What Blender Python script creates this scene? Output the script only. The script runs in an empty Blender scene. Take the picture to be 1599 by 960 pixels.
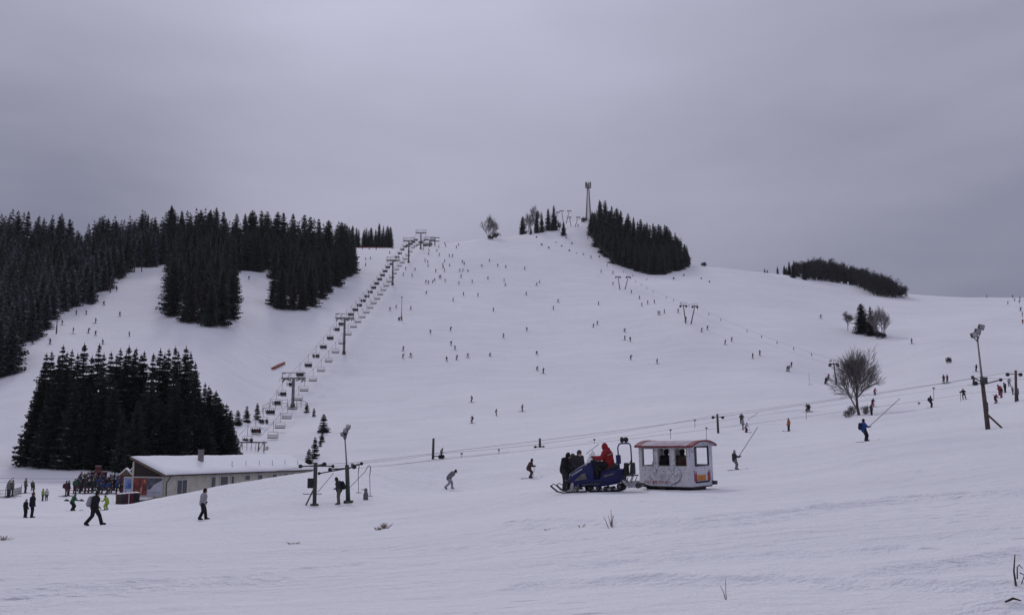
import bpy, bmesh, math, random
import numpy as np
from mathutils import Vector, Matrix, Euler
random.seed(7)
np.random.seed(7)
R = math.radians
SC = bpy.context.scene
COL = SC.collection

# ------------------------------------------------------------------ camera, sky, sun, exposure
EYE = 1.65
PITCH = R(8.15)
FPX = 1537.0                       # focal length in photo pixels (photo 1599 x 960)
cam_data = bpy.data.cameras.new('camera')
cam_data.sensor_width = 36.0
cam_data.lens = 36.0 * FPX / 1599.0
cam_data.clip_start = 0.1
cam_data.clip_end = 20000.0
cam = bpy.data.objects.new('camera', cam_data)
COL.objects.link(cam)
cam.location = (0, 0, EYE)
cam.rotation_euler = (R(90) + PITCH, 0, 0)
SC.camera = cam

SUN_AZ, SUN_EL = R(-14), R(38)     # azimuth from +Y (view direction), sun behind the cloud deck
world = bpy.data.worlds.new('World')
SC.world = world
world.use_nodes = True
nt = world.node_tree
nt.nodes.clear()
def N(tree, typ, **kw):
    n = tree.nodes.new(typ)
    for k, v in kw.items():
        setattr(n, k, v)
    return n
def mathn(tree, op, a, b=None, clamp=False):
    n = N(tree, 'ShaderNodeMath', operation=op, use_clamp=clamp)
    for i, v in enumerate((a, b)):
        if v is None: continue
        if isinstance(v, (int, float)): n.inputs[i].default_value = v
        else: tree.links.new(v, n.inputs[i])
    return n.outputs[0]
def mixrgb(tree, fac, a, b, mode='MIX'):
    n = N(tree, 'ShaderNodeMix', data_type='RGBA', blend_type=mode)
    for i, v in ((0, fac), (6, a), (7, b)):
        if isinstance(v, (int, float)): n.inputs[i].default_value = v
        elif isinstance(v, tuple): n.inputs[i].default_value = (*v, 1.0)
        else: tree.links.new(v, n.inputs[i])
    return n.outputs[2]
def make_sky():
    L = nt.links
    out = N(nt, 'ShaderNodeOutputWorld')
    bg = N(nt, 'ShaderNodeBackground')
    bg.inputs['Strength'].default_value = 0.1
    L.new(bg.outputs[0], out.inputs[0])
    sky = N(nt, 'ShaderNodeTexSky', sky_type='NISHITA', sun_disc=False, sun_elevation=SUN_EL, sun_rotation=SUN_AZ)
    tc = N(nt, 'ShaderNodeTexCoord')
    sep = N(nt, 'ShaderNodeSeparateXYZ'); L.new(tc.outputs['Generated'], sep.inputs[0])
    z = mathn(nt, 'MAXIMUM', sep.outputs[2], 0.0)
    # broad cloud sheets, drawn out sideways
    mp = N(nt, 'ShaderNodeMapping'); mp.inputs['Scale'].default_value = (1.6, 1.3, 4.2)
    mp.inputs['Location'].default_value = (3.3, 1.9, 0.62); mp.inputs['Rotation'].default_value = (0, R(8), 0)
    L.new(tc.outputs['Generated'], mp.inputs[0])
    n1 = N(nt, 'ShaderNodeTexNoise'); n1.inputs['Scale'].default_value = 1.0
    n1.inputs['Detail'].default_value = 5.0; n1.inputs['Roughness'].default_value = 0.45; n1.inputs['Distortion'].default_value = 0.5
    L.new(mp.outputs[0], n1.inputs['Vector'])
    mp2 = N(nt, 'ShaderNodeMapping'); mp2.inputs['Scale'].default_value = (2.6, 1.8, 9.0); mp2.inputs['Rotation'].default_value = (0, R(-16), 0)
    L.new(tc.outputs['Generated'], mp2.inputs[0])
    n2 = N(nt, 'ShaderNodeTexNoise'); n2.inputs['Scale'].default_value = 1.3; n2.inputs['Detail'].default_value = 4.0; n2.inputs['Roughness'].default_value = 0.5
    L.new(mp2.outputs[0], n2.inputs['Vector'])
    def lobe(az, el, power):
        d = N(nt, 'ShaderNodeVectorMath', operation='DOT_PRODUCT')
        L.new(tc.outputs['Generated'], d.inputs[0])
        d.inputs[1].default_value = (math.sin(R(az))*math.cos(R(el)), math.cos(R(az))*math.cos(R(el)), math.sin(R(el)))
        return mathn(nt, 'POWER', mathn(nt, 'MAXIMUM', d.outputs['Value'], 0.0), power)
    v = mathn(nt, 'MULTIPLY', z, 0.95)
    v = mathn(nt, 'ADD', v, 0.10)
    v = mathn(nt, 'ADD', v, mathn(nt, 'MULTIPLY', mathn(nt, 'SUBTRACT', n1.outputs[0], 0.5), 0.42))
    v = mathn(nt, 'ADD', v, mathn(nt, 'MULTIPLY', mathn(nt, 'SUBTRACT', n2.outputs[0], 0.5), 0.36))
    v = mathn(nt, 'ADD', v, mathn(nt, 'MULTIPLY', lobe(-9, 25, 28), 0.35))    # the veiled sun
    v = mathn(nt, 'ADD', v, mathn(nt, 'MULTIPLY', lobe(10, 18, 60), 0.13))     # a thin patch of cloud
    v = mathn(nt, 'SUBTRACT', v, mathn(nt, 'MULTIPLY', lobe(-24, 13, 110), 0.16))  # a thick bank
    ramp = N(nt, 'ShaderNodeValToRGB')
    cr = ramp.color_ramp
    cr.elements[0].position = 0.0; cr.elements[0].color = (1.95, 2.02, 2.95, 1)
    cr.elements[1].position = 1.0; cr.elements[1].color = (6.4, 6.4, 8.2, 1)
    for p, c in ((0.22, (2.55, 2.62, 3.65, 1)), (0.5, (4.2, 4.22, 5.45, 1))):
        e = cr.elements.new(p); e.color = c
    L.new(v, ramp.inputs[0])
    col = mixrgb(nt, 0.98, sky.outputs[0], ramp.outputs[0])
    L.new(col, bg.inputs['Color'])
make_sky()

sun_data = bpy.data.lights.new('sun', 'SUN')
sun_data.energy = 0.85
sun_data.angle = R(10)
sun_data.color = (1.0, 0.98, 0.96)
sun = bpy.data.objects.new('sun', sun_data)
COL.objects.link(sun)
_sd = Vector((math.sin(SUN_AZ)*math.cos(SUN_EL), math.cos(SUN_AZ)*math.cos(SUN_EL), math.sin(SUN_EL)))
sun.rotation_euler = (-_sd).to_track_quat('-Z', 'Y').to_euler()
SC.view_settings.view_transform = 'Standard'
SC.view_settings.look = 'None'
SC.view_settings.gamma = 1.0
SC.view_settings.exposure = -0.25
SC.view_settings.use_curve_mapping = False
SC.cycles.max_bounces = 6
SC.cycles.transparent_max_bounces = 8

# ------------------------------------------------------------------ helpers: materials
def mat(name, color, rough=0.7, metal=0.0, noise=None, bump=None, spec=0.3, vary=0.0):
    """noise = (scale, second colour, low, high); bump = (scale, strength, distance)"""
    m = bpy.data.materials.new(name)
    m.use_nodes = True
    t = m.node_tree
    b = t.nodes['Principled BSDF']
    b.inputs['Base Color'].default_value = (*color, 1)
    b.inputs['Roughness'].default_value = rough
    b.inputs['Metallic'].default_value = metal
    b.inputs['Specular IOR Level'].default_value = spec
    tc = N(t, 'ShaderNodeTexCoord')
    src = None
    if noise:
        n = N(t, 'ShaderNodeTexNoise'); n.inputs['Scale'].default_value = noise[0]; n.inputs['Detail'].default_value = 4
        t.links.new(tc.outputs['Object'], n.inputs['Vector'])
        mr = N(t, 'ShaderNodeMapRange'); mr.inputs[1].default_value = noise[2]; mr.inputs[2].default_value = noise[3]
        t.links.new(n.outputs[0], mr.inputs[0])
        src = mixrgb(t, mr.outputs[0], tuple(color), tuple(noise[1]))
    if vary:
        oi = N(t, 'ShaderNodeObjectInfo')
        mr = N(t, 'ShaderNodeMapRange'); mr.inputs[3].default_value = 1 - vary; mr.inputs[4].default_value = 1 + vary
        t.links.new(oi.outputs['Random'], mr.inputs[0])
        src = mixrgb(t, 1.0, src if src is not None else tuple(color), mr.outputs[0], 'MULTIPLY')
    if src is not None:
        t.links.new(src, b.inputs['Base Color'])
    if bump:
        n = N(t, 'ShaderNodeTexNoise'); n.inputs['Scale'].default_value = bump[0]; n.inputs['Detail'].default_value = 5
        t.links.new(tc.outputs['Object'], n.inputs['Vector'])
        bp = N(t, 'ShaderNodeBump'); bp.inputs['Strength'].default_value = bump[1]; bp.inputs['Distance'].default_value = bump[2]
        t.links.new(n.outputs[0], bp.inputs['Height'])
        t.links.new(bp.outputs[0], b.inputs['Normal'])
    return m

def snow_ground():
    m = bpy.data.materials.new('groomed_snow'); m.use_nodes = True
    t = m.node_tree; L = t.links
    b = t.nodes['Principled BSDF']
    b.inputs['Roughness'].default_value = 0.85
    b.inputs['Specular IOR Level'].default_value = 0.15
    tc = N(t, 'ShaderNodeTexCoord')
    P = tc.outputs['Object']
    def noise(scale, detail, sx=1, sy=1, rot=0, rough=0.55):
        mp = N(t, 'ShaderNodeMapping'); mp.inputs['Scale'].default_value = (sx, sy, 0.3); mp.inputs['Rotation'].default_value = (0, 0, rot)
        L.new(P, mp.inputs[0])
        n = N(t, 'ShaderNodeTexNoise'); n.inputs['Scale'].default_value = scale; n.inputs['Detail'].default_value = detail; n.inputs['Roughness'].default_value = rough
        L.new(mp.outputs[0], n.inputs['Vector'])
        return n.outputs[0]
    # old tracks run across the slope: streaks much longer than wide
    s1 = noise(1.0, 6, 0.12, 1.1, R(-7))
    s2 = noise(3.2, 5, 0.16, 1.0, R(12))
    lumps = noise(1.9, 6)
    grain = noise(14, 4)
    feet = N(t, 'ShaderNodeTexVoronoi'); feet.inputs['Scale'].default_value = 2.3
    mpf = N(t, 'ShaderNodeMapping'); mpf.inputs['Scale'].default_value = (0.7, 1.3, 0.2); mpf.inputs['Rotation'].default_value = (0, 0, 0.5)
    L.new(P, mpf.inputs[0]); L.new(mpf.outputs[0], feet.inputs['Vector'])
    f = mathn(t, 'MULTIPLY', mathn(t, 'SUBTRACT', 0.30, feet.outputs['Distance'], ), 3.0, True)
    patch = noise(0.16, 3)
    trod = N(t, 'ShaderNodeMapRange'); trod.inputs[1].default_value = 0.48; trod.inputs[2].default_value = 0.62
    L.new(patch, trod.inputs[0])
    amp = N(t, 'ShaderNodeMapRange'); amp.inputs[1].default_value = 0.36; amp.inputs[2].default_value = 0.64; amp.inputs[3].default_value = 0.30; amp.inputs[4].default_value = 1.35
    L.new(noise(0.11, 4, 0.6, 1.4, R(20)), amp.inputs[0])
    s3 = noise(0.55, 5, 1.3, 0.07, R(10))
    h = mathn(t, 'MULTIPLY', s1, 0.10)
    h = mathn(t, 'ADD', h, mathn(t, 'MULTIPLY', mathn(t, 'MULTIPLY', s2, amp.outputs[0]), 0.085))
    h = mathn(t, 'ADD', h, mathn(t, 'MULTIPLY', s3, 0.05))
    h = mathn(t, 'ADD', h, mathn(t, 'MULTIPLY', mathn(t, 'MULTIPLY', lumps, amp.outputs[0]), 0.16))
    h = mathn(t, 'ADD', h, mathn(t, 'MULTIPLY', grain, 0.036))
    h = mathn(t, 'SUBTRACT', h, mathn(t, 'MULTIPLY', mathn(t, 'MULTIPLY', f, trod.outputs[0]), 0.10))
    bp = N(t, 'ShaderNodeBump'); bp.inputs['Strength'].default_value = 1.0; bp.inputs['Distance'].default_value = 1.25
    L.new(h, bp.inputs['Height']); L.new(bp.outputs[0], b.inputs['Normal'])
    # slightly dirtier, icier patches of old snow
    p2 = noise(0.022, 5, 1, 1, 0.3)
    mr = N(t, 'ShaderNodeMapRange'); mr.inputs[1].default_value = 0.36; mr.inputs[2].default_value = 0.66
    L.new(p2, mr.inputs[0])
    c = mixrgb(t, mr.outputs[0], (0.80, 0.80, 0.83), (0.735, 0.735, 0.775))
    mr2 = N(t, 'ShaderNodeMapRange'); mr2.inputs[1].default_value = 0.58; mr2.inputs[2].default_value = 0.74
    L.new(noise(0.9, 5, 0.25, 1, R(-7)), mr2.inputs[0])
    c = mixrgb(t, mathn(t, 'MULTIPLY', mr2.outputs[0], 0.3), c, (0.68, 0.685, 0.72))
    L.new(c, b.inputs['Base Color'])
    return m

M = {}
M['snow_ground'] = snow_ground()
M['snow'] = mat('clean_snow', (0.80, 0.80, 0.83), 0.85, bump=(3.0, 0.5, 0.05), spec=0.15)
M['needles'] = mat('spruce_needles', (0.017, 0.024, 0.021), 0.8, noise=(0.9, (0.033, 0.042, 0.036), 0.35, 0.7), vary=0.5, spec=0.15)
M['needles_warm'] = mat('spruce_needles_brownish', (0.026, 0.026, 0.022), 0.75, noise=(0.7, (0.042, 0.040, 0.034), 0.35, 0.7), vary=0.3, spec=0.15)
M['needles_frost'] = mat('spruce_needles_frosted', (0.022, 0.030, 0.032), 0.75, noise=(1.1, (0.30, 0.32, 0.37), 0.47, 0.72), vary=0.3, spec=0.15)
M['snow_dab'] = mat('snow_on_branch', (0.55, 0.56, 0.60), 0.9, spec=0.1)
M['bark'] = mat('dark_bark', (0.045, 0.036, 0.031), 0.9, noise=(3, (0.085, 0.07, 0.06), 0.4, 0.7))
M['twig'] = mat('grey_brown_twigs', (0.15, 0.135, 0.13), 0.9, vary=0.2)
M['twig_dark'] = mat('dark_twigs', (0.040, 0.033, 0.034), 0.9, vary=0.25)
M['straw'] = mat('dry_grass', (0.27, 0.22, 0.17), 0.9, noise=(8, (0.15, 0.11, 0.09), 0.4, 0.6))
M['galv'] = mat('galvanised_steel', (0.23, 0.22, 0.23), 0.55, 0.5, noise=(0.8, (0.15, 0.14, 0.145), 0.4, 0.65))
M['steel_dark'] = mat('dark_steel', (0.055, 0.055, 0.060), 0.5, 0.5, noise=(1.2, (0.10, 0.095, 0.095), 0.5, 0.7))
M['rust'] = mat('rusty_brown_steel', (0.085, 0.060, 0.055), 0.7, 0.2, noise=(1.5, (0.14, 0.09, 0.07), 0.45, 0.7))
M['post_green'] = mat('green_painted_post', (0.040, 0.055, 0.045), 0.6, 0.1, noise=(2, (0.075, 0.08, 0.065), 0.45, 0.7))
M['rubber'] = mat('black_rubber', (0.014, 0.014, 0.016), 0.7, bump=(40, 0.4, 0.01))
M['black'] = mat('black_plastic', (0.016, 0.016, 0.018), 0.5)
M['cable'] = mat('wire_rope', (0.17, 0.17, 0.185), 0.6, 0.3)
M['orange'] = mat('orange_netting', (0.34, 0.11, 0.075), 0.8, noise=(2, (0.24, 0.085, 0.065), 0.4, 0.6))
M['lamp_glass'] = mat('floodlight_glass', (0.35, 0.36, 0.38), 0.2, noise=(3, (0.22, 0.22, 0.24), 0.4, 0.6))
M['wood'] = mat('weathered_wood', (0.16, 0.115, 0.08), 0.85, noise=(6, (0.10, 0.075, 0.055), 0.4, 0.6))

# ------------------------------------------------------------------ helpers: meshes
class MB:
    def __init__(self):
        self.v, self.f, self.m, self.s = [], [], [], []
    def add(self, vs, fs, mi=0, smooth=False):
        o = len(self.v)
        self.v.extend([tuple(p) for p in vs])
        for f in fs:
            self.f.append(tuple(i + o for i in f)); self.m.append(mi); self.s.append(smooth)
    def box(self, c, size, mi=0, rot=None):
        x, y, z = (s / 2 for s in size)
        vs = [Vector(p) for p in ((-x,-y,-z),(x,-y,-z),(x,y,-z),(-x,y,-z),(-x,-y,z),(x,-y,z),(x,y,z),(-x,y,z))]
        if rot is not None:
            q = rot if isinstance(rot, Matrix) else Euler(rot).to_matrix()
            vs = [q @ p for p in vs]
        c = Vector(c)
        self.add([p + c for p in vs], [(0,3,2,1),(4,5,6,7),(0,1,5,4),(1,2,6,5),(2,3,7,6),(3,0,4,7)], mi)
    def tube(self, p0, p1, r0, r1=None, n=8, mi=0, caps=True):
        self.path([p0, p1], [r0, r0 if r1 is None else r1], n, mi, caps)
    def path(self, pts, rad, n=8, mi=0, caps=True):
        pts = [Vector(p) for p in pts]
        if isinstance(rad, (int, float)): rad = [rad] * len(pts)
        rings = []
        ref = None
        for i, p in enumerate(pts):
            d = (pts[min(i+1, len(pts)-1)] - pts[max(i-1, 0)]).normalized()
            if ref is None:
                ref = Vector((0,0,1)) if abs(d.z) < 0.9 else Vector((1,0,0))
            u = d.cross(ref).normalized(); w = u.cross(d).normalized(); ref = w
            rings.append([p + (u*math.cos(2*math.pi*k/n) + w*math.sin(2*math.pi*k/n)) * rad[i] for k in range(n)])
        vs = [q for r in rings for q in r]
        fs = []
        for i in range(len(rings)-1):
            for k in range(n):
                a, b = i*n+k, i*n+(k+1) % n
                fs.append((a, a+n, b+n, b))
        self.add(vs, fs, mi, n > 4)
        if caps:
            o = len(vs)
            base = len(self.v) - o
            self.f.append(tuple(base + k for k in range(n))); self.m.append(mi); self.s.append(False)
            self.f.append(tuple(base + o - 1 - k for k in range(n))); self.m.append(mi); self.s.append(False)
    def lathe(self, prof, axis0, axis1, n=14, mi=0):
        """prof: list of (t along axis 0..1, radius)"""
        a, b = Vector(axis0), Vector(axis1)
        self.path([a.lerp(b, t) for t, r in prof], [max(r, 1e-4) for t, r in prof], n, mi, True)
    def prism(self, poly, y0, y1, mi=0, side=None):
        """poly in x,z extruded along y"""
        n = len(poly)
        vs = [(x, y0, z) for x, z in poly] + [(x, y1, z) for x, z in poly]
        area = sum(poly[i][0]*poly[(i+1) % n][1] - poly[(i+1) % n][0]*poly[i][1] for i in range(n))
        fr, bk = tuple(range(n)), tuple(range(2*n-1, n-1, -1))
        fs = [(i, i+n, (i+1) % n + n, (i+1) % n) for i in range(n)]
        if area < 0:
            fs = [f[::-1] for f in fs]; fr, bk = fr[::-1], bk[::-1]
        self.add(vs, [fr, bk], mi); self.add(vs, fs, mi if side is None else side)
    def mesh(self, name):
        me = bpy.data.meshes.new(name)
        me.from_pydata(self.v, [], self.f)
        me.polygons.foreach_set('material_index', self.m)
        me.polygons.foreach_set('use_smooth', self.s)
        me.update()
        return me
    def build(self, name, mats, parent=None, loc=None):
        me = self.mesh(name)
        for m in (mats if isinstance(mats, (list, tuple)) else [mats]):
            me.materials.append(m)
        return link(name, me, parent, loc)

def link(name, me, parent=None, loc=None, rot=None, scale=None):
    o = bpy.data.objects.new(name, me)
    COL.objects.link(o)
    if parent is not None: o.parent = parent
    if loc is not None: o.location = loc
    if rot is not None: o.rotation_euler = rot
    if scale is not None: o.scale = (scale,)*3 if isinstance(scale, (int, float)) else scale
    return o
def tag(o, label=None, cat=None, group=None, kind=None):
    if label: o['label'] = label
    if cat: o['category'] = cat
    if group: o['group'] = group
    if kind: o['kind'] = kind
    return o
def thing(name, label, cat, loc=(0,0,0), rotz=0.0, group=None):
    o = bpy.data.objects.new(name, None); COL.objects.link(o)
    o.empty_display_size = 0.3
    o.location = loc; o.rotation_euler = (0, 0, rotz)
    return tag(o, label, cat, group)
def copy_tree(o, parent=None):
    c = o.copy(); COL.objects.link(c)
    if parent is not None: c.parent = parent
    for ch in list(o.children): copy_tree(ch, c)
    return c
ORD = ['nearest', 'second nearest', 'third nearest', 'fourth nearest', 'fifth nearest', 'sixth nearest', 'seventh nearest', 'eighth nearest', 'ninth nearest', 'tenth nearest'] + ['%dth nearest' % k for k in range(11, 80)]
def nth(k):
    w = ['first', 'second', 'third', 'fourth', 'fifth', 'sixth', 'seventh', 'eighth', 'ninth', 'tenth', 'eleventh', 'twelfth']
    return w[k] if k < len(w) else '%d%s' % (k+1, {1: 'st', 2: 'nd', 3: 'rd'}.get((k+1) % 10 if (k+1) % 100 not in (11, 12, 13) else 0, 'th'))

# ------------------------------------------------------------------ the terrain
def ray(px, py):
    """azimuth and tangent of elevation of a photo pixel"""
    x = (px - 799.5) / FPX; v = (480 - py) / FPX
    fy = math.cos(PITCH) - v * math.sin(PITCH); fz = math.sin(PITCH) + v * math.cos(PITCH)
    h = math.hypot(x, fy)
    return math.atan2(x, fy), fz / h
COLS = {
 -30: [(52,828),(80,804),(120,775),(165,744),(200,712),(240,650),(275,598),(330,525),(400,455),(470,400),(540,375),(640,372),(760,380)],
 60: [(52,823),(75,809),(117,777),(160,747),(200,692),(240,625),(290,552),(340,500),(420,445),(490,400),(560,375),(660,372),(760,385)],
 150: [(52,820),(73,809),(100,793),(135,768),(165,740),(190,705),(230,640),(285,570),(330,515),(380,465),(430,425),(500,392),(570,375),(660,375),(760,390)],
 250: [(57,815),(75,797),(95,778),(115,788),(140,770),(165,742),(190,705),(230,640),(280,570),(315,525),(360,480),(425,425),(500,390),(570,372),(660,372),(760,390)],
 335: [(57,811),(72,785),(85,760),(105,787),(130,782),(165,742),(195,700),(225,665),(280,575),(325,512),(380,455),(440,418),(500,395),(570,380),(660,380),(760,395)],
 420: [(58,800),(72,768),(83,746),(105,780),(135,776),(165,735),(200,702),(235,665),(258,642),(300,590),(345,520),(375,485),(420,440),(480,410),(560,385),(660,385),(760,400)],
 490: [(40,828),(65,789),(81,738),(110,772),(140,760),(170,720),(220,672),(262,634),(300,585),(345,528),(400,473),(460,430),(560,388),(600,386),(680,395),(780,415)],
 560: [(40,822),(66,784),(86,727),(115,745),(145,735),(170,715),(220,670),(270,620),(330,553),(400,488),(470,435),(545,395),(575,386),(620,388),(700,400),(800,420)],
 677: [(22,868),(35,822),(60,782),(80,764),(96,717),(120,735),(145,728),(170,705),(220,662),(250,630),(330,553),(400,492),(480,438),(545,395),(575,384),(620,386),(700,400),(800,420)],
 750: [(22,860),(42,798),(60,775),(80,757),(98,711),(125,722),(165,700),(220,655),(245,627),(330,553),(400,495),(480,438),(550,392),(592,374),(640,377),(720,395),(820,420)],
 840: [(22,848),(42,777),(60,759),(80,744),(102,699),(125,708),(165,690),(220,650),(250,620),(330,555),(400,498),(480,440),(560,392),(622,362),(660,364),(740,385),(840,410)],
 915: [(20,852),(42,770),(60,751),(80,736),(105,691),(130,693),(165,675),(220,642),(260,605),(330,548),(400,494),(480,443),(550,400),(610,363),(648,344),(690,348),(770,375),(860,400)],
 1000: [(20,843),(42,769),(60,746),(80,726),(108,687),(135,685),(165,666),(220,632),(270,594),(330,542),(400,490),(470,450),(530,426),(590,400),(640,385),(690,388),(770,410),(860,430)],
 1075: [(20,836),(42,768),(62,742),(90,710),(138,677),(165,658),(220,624),(290,570),(360,506),(430,466),(500,437),(555,420),(600,412),(650,418),(740,440),(840,460)],
 1130: [(20,832),(42,766),(66,735),(100,701),(138,674),(165,655),(220,620),(300,562),(360,515),(430,472),(510,438),(575,418),(620,421),(700,437),(800,455)],
 1232: [(20,826),(42,757),(66,722),(100,694),(138,673),(165,653),(220,614),(300,562),(390,500),(450,475),(520,448),(600,430),(650,432),(720,445),(820,462)],
 1345: [(20,820),(42,745),(80,690),(105,674),(140,656),(165,646),(220,622),(285,594),(380,521),(450,488),(540,465),(620,447),(660,449),(720,460),(820,475)],
 1450: [(20,812),(42,735),(73,685),(110,658),(158,637),(200,612),(250,582),(330,535),(430,500),(530,475),(600,462),(660,465),(740,477),(840,490)],
 1545: [(20,806),(42,726),(85,670),(112,645),(160,620),(210,600),(270,565),(350,525),(450,490),(560,470),(610,464),(660,467),(740,478),(840,492)],
 1630: [(20,803),(42,720),(80,667),(112,630),(160,608),(220,590),(270,565),(350,525),(450,490),(560,470),(610,465),(660,468),(740,480),(840,495)],
}
_cp = []
for px, lst in COLS.items():
    for r, y in lst:
        a, t = ray(px, y)
        _cp.append((a, r, EYE + t * r))
for px in (-30, 250, 490, 677, 915, 1130, 1345, 1630):
    a, _ = ray(px, 900)
    for r in (2.5, 5, 10):
        _cp.append((a, r, 0.055 * r * math.sin(a)))
    for r, z in ((1400, 20.0), (4200, -40.0), (9000, -160.0)):
        _cp.append((a, r, z))
_cp = np.array(_cp)
US, VS = 6.0, 2.0
_cu = _cp[:, 0] * US; _cv = np.log(_cp[:, 1]) * VS
_cz = (_cp[:, 2] - EYE) / _cp[:, 1]
def _phi(d2):
    return 0.5 * d2 * np.log(d2 + 1e-9)
def _tps():
    n = len(_cu)
    d2 = (_cu[:, None]-_cu[None])**2 + (_cv[:, None]-_cv[None])**2
    A = np.zeros((n+3, n+3))
    A[:n, :n] = _phi(d2) + np.eye(n) * 2e-3
    A[:n, n] = 1; A[:n, n+1] = _cu; A[:n, n+2] = _cv
    A[n:, :n] = A[:n, n:].T
    b = np.zeros(n+3); b[:n] = _cz
    return np.linalg.solve(A, b)
_w = _tps()
AZMAX = ray(1625, 700)[0]
def _tan_el(az, r):
    u = az * US; v = np.log(r) * VS
    out = np.empty(len(u))
    for i in range(0, len(u), 20000):
        uu, vv = u[i:i+20000], v[i:i+20000]
        d2 = (uu[:, None]-_cu[None])**2 + (vv[:, None]-_cv[None])**2
        out[i:i+20000] = _phi(d2) @ _w[:-3] + _w[-3] + _w[-2]*uu + _w[-1]*vv
    return out
# smooth value noise for small real undulations of the snow
_rng = np.random.RandomState(3)
_T = _rng.rand(256, 256)
def vnoise(x, y):
    xi = np.floor(x).astype(int); yi = np.floor(y).astype(int)
    fx = x - xi; fy = y - yi
    fx = fx*fx*(3-2*fx); fy = fy*fy*(3-2*fy)
    g = lambda a, b: _T[a % 256, b % 256]
    return (g(xi, yi)*(1-fx)*(1-fy) + g(xi+1, yi)*fx*(1-fy) + g(xi, yi+1)*(1-fx)*fy + g(xi+1, yi+1)*fx*fy) - 0.5
AZ = np.linspace(-AZMAX, AZMAX, 560)
LR = np.concatenate([np.linspace(math.log(2.5), math.log(9), 40, endpoint=False), np.linspace(math.log(9), math.log(70), 420, endpoint=False),
                     np.linspace(math.log(70), math.log(820), 420, endpoint=False), np.linspace(math.log(820), math.log(9000), 40)])
RR = np.exp(LR)
# coarse TPS grid, then refined by cubic-free bilinear interpolation in (az, ln r)
CA = np.linspace(-AZMAX, AZMAX, 141); CL = np.linspace(LR[0], LR[-1], 561)
_g = _tan_el(np.repeat(CA, len(CL)), np.exp(np.tile(CL, len(CA)))).reshape(len(CA), len(CL))
def _catmull(G, t, axis):
    n = G.shape[axis]
    i = np.clip(np.floor(t).astype(int), 0, n-2); f = t - i
    tk = lambda k: np.take(G, np.clip(i+k, 0, n-1), axis=axis)
    sh = [1, 1]; sh[axis] = -1
    f = f.reshape(sh)
    p0, p1, p2, p3 = tk(-1), tk(0), tk(1), tk(2)
    return p1 + 0.5*f*((p2-p0) + f*((2*p0-5*p1+4*p2-p3) + f*(3*(p1-p2)+p3-p0)))
_gt = _catmull(_catmull(_g, (LR-CL[0])/(CL[1]-CL[0]), 1), (AZ-CA[0])/(CA[1]-CA[0]), 0)
GX = np.sin(AZ)[:, None] * RR[None]; GY = np.cos(AZ)[:, None] * RR[None]
GZ = EYE + _gt * RR[None]
_near = np.clip((RR[None]-4)/12, 0.15, 1) * np.clip(1.5 - RR[None]/160, 0.25, 1)
GZ = GZ + _near * (0.16*vnoise(GX/6.0, GY/6.0) + 0.07*vnoise(GX/1.7+40, GY/1.7) + 0.035*vnoise(GX/0.55+7, GY/0.55+90)) \
        + np.clip((RR[None]-150)/150, 0, 1) * (0.7*vnoise(GX/34.0+5, GY/34.0) + 0.12*vnoise(GX/9+50, GY/9))
def groove(pts, width, depth):
    """a track pressed into the snow along plan points"""
    global GZ
    P = np.array(pts, float)
    x0, x1 = P[:, 0].min()-2, P[:, 0].max()+2; y0, y1 = P[:, 1].min()-2, P[:, 1].max()+2
    sel = (GX > x0) & (GX < x1) & (GY > y0) & (GY < y1)
    X, Y = GX[sel], GY[sel]
    best = np.full(len(X), 1e9)
    for a, b in zip(P[:-1], P[1:]):
        d = b-a; L2 = d @ d
        t = np.clip(((X-a[0])*d[0] + (Y-a[1])*d[1]) / L2, 0, 1)
        best = np.minimum(best, np.hypot(X-a[0]-t*d[0], Y-a[1]-t*d[1]))
    q = best / width
    GZ[sel] += depth * (-np.exp(-q*q*2.2) + 0.55*np.exp(-((q-1.35)**2)*6))
def surf(px, py):
    """rough plan position of a foreground pixel, before details are pressed in"""
    p = hit(px, py); return (p.x, p.y)
def zat(x, y):
    az = math.atan2(x, y); lr = math.log(max(math.hypot(x, y), 2.6))
    fa = (min(max(az, AZ[0]), AZ[-1]) - AZ[0]) / (AZ[1]-AZ[0])
    ia = min(int(fa), len(AZ)-2); fa -= ia
    j = min(max(int(np.searchsorted(LR, lr))-1, 0), len(LR)-2)
    fr = (lr - LR[j]) / (LR[j+1]-LR[j])
    return float((GZ[ia, j]*(1-fr) + GZ[ia, j+1]*fr)*(1-fa) + (GZ[ia+1, j]*(1-fr) + GZ[ia+1, j+1]*fr)*fa)
def hit(px, py, rmin=5.0, rmax=900.0):
    """first point of the snow surface seen through a photo pixel (beyond rmin)"""
    a, t = ray(px, py)
    fa = (a - AZ[0]) / (AZ[1]-AZ[0]); ia = min(max(int(fa), 0), len(AZ)-2); fa = min(max(fa-ia, 0), 1)
    prof = GZ[ia]*(1-fa) + GZ[ia+1]*fa
    d = prof - (EYE + t*RR)
    js = np.where((d[1:] >= 0) & (d[:-1] < 0) & (RR[1:] > rmin) & (RR[1:] < rmax))[0]
    if len(js):
        j = js[0]; f = -d[j] / (d[j+1]-d[j]); r = math.exp(LR[j] + f*(LR[j+1]-LR[j]))
    else:                                   # above the skyline: the highest ground on this bearing
        ok = (RR > max(rmin, 150)) & (RR < rmax)
        j = np.where(ok)[0][np.argmax(((prof-EYE)/RR)[ok])]; r = RR[j]
    x, y = r*math.sin(a), r*math.cos(a)
    return Vector((x, y, zat(x, y)))
def at(px, py, r):
    """the point on a photo pixel's ray at ground distance r"""
    a, t = ray(px, py)
    return Vector((r*math.sin(a), r*math.cos(a), EYE + t*r))
def ground(px, r):
    a, _ = ray(px, 620)
    x, y = r*math.sin(a), r*math.cos(a)
    return Vector((x, y, zat(x, y)))
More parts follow.
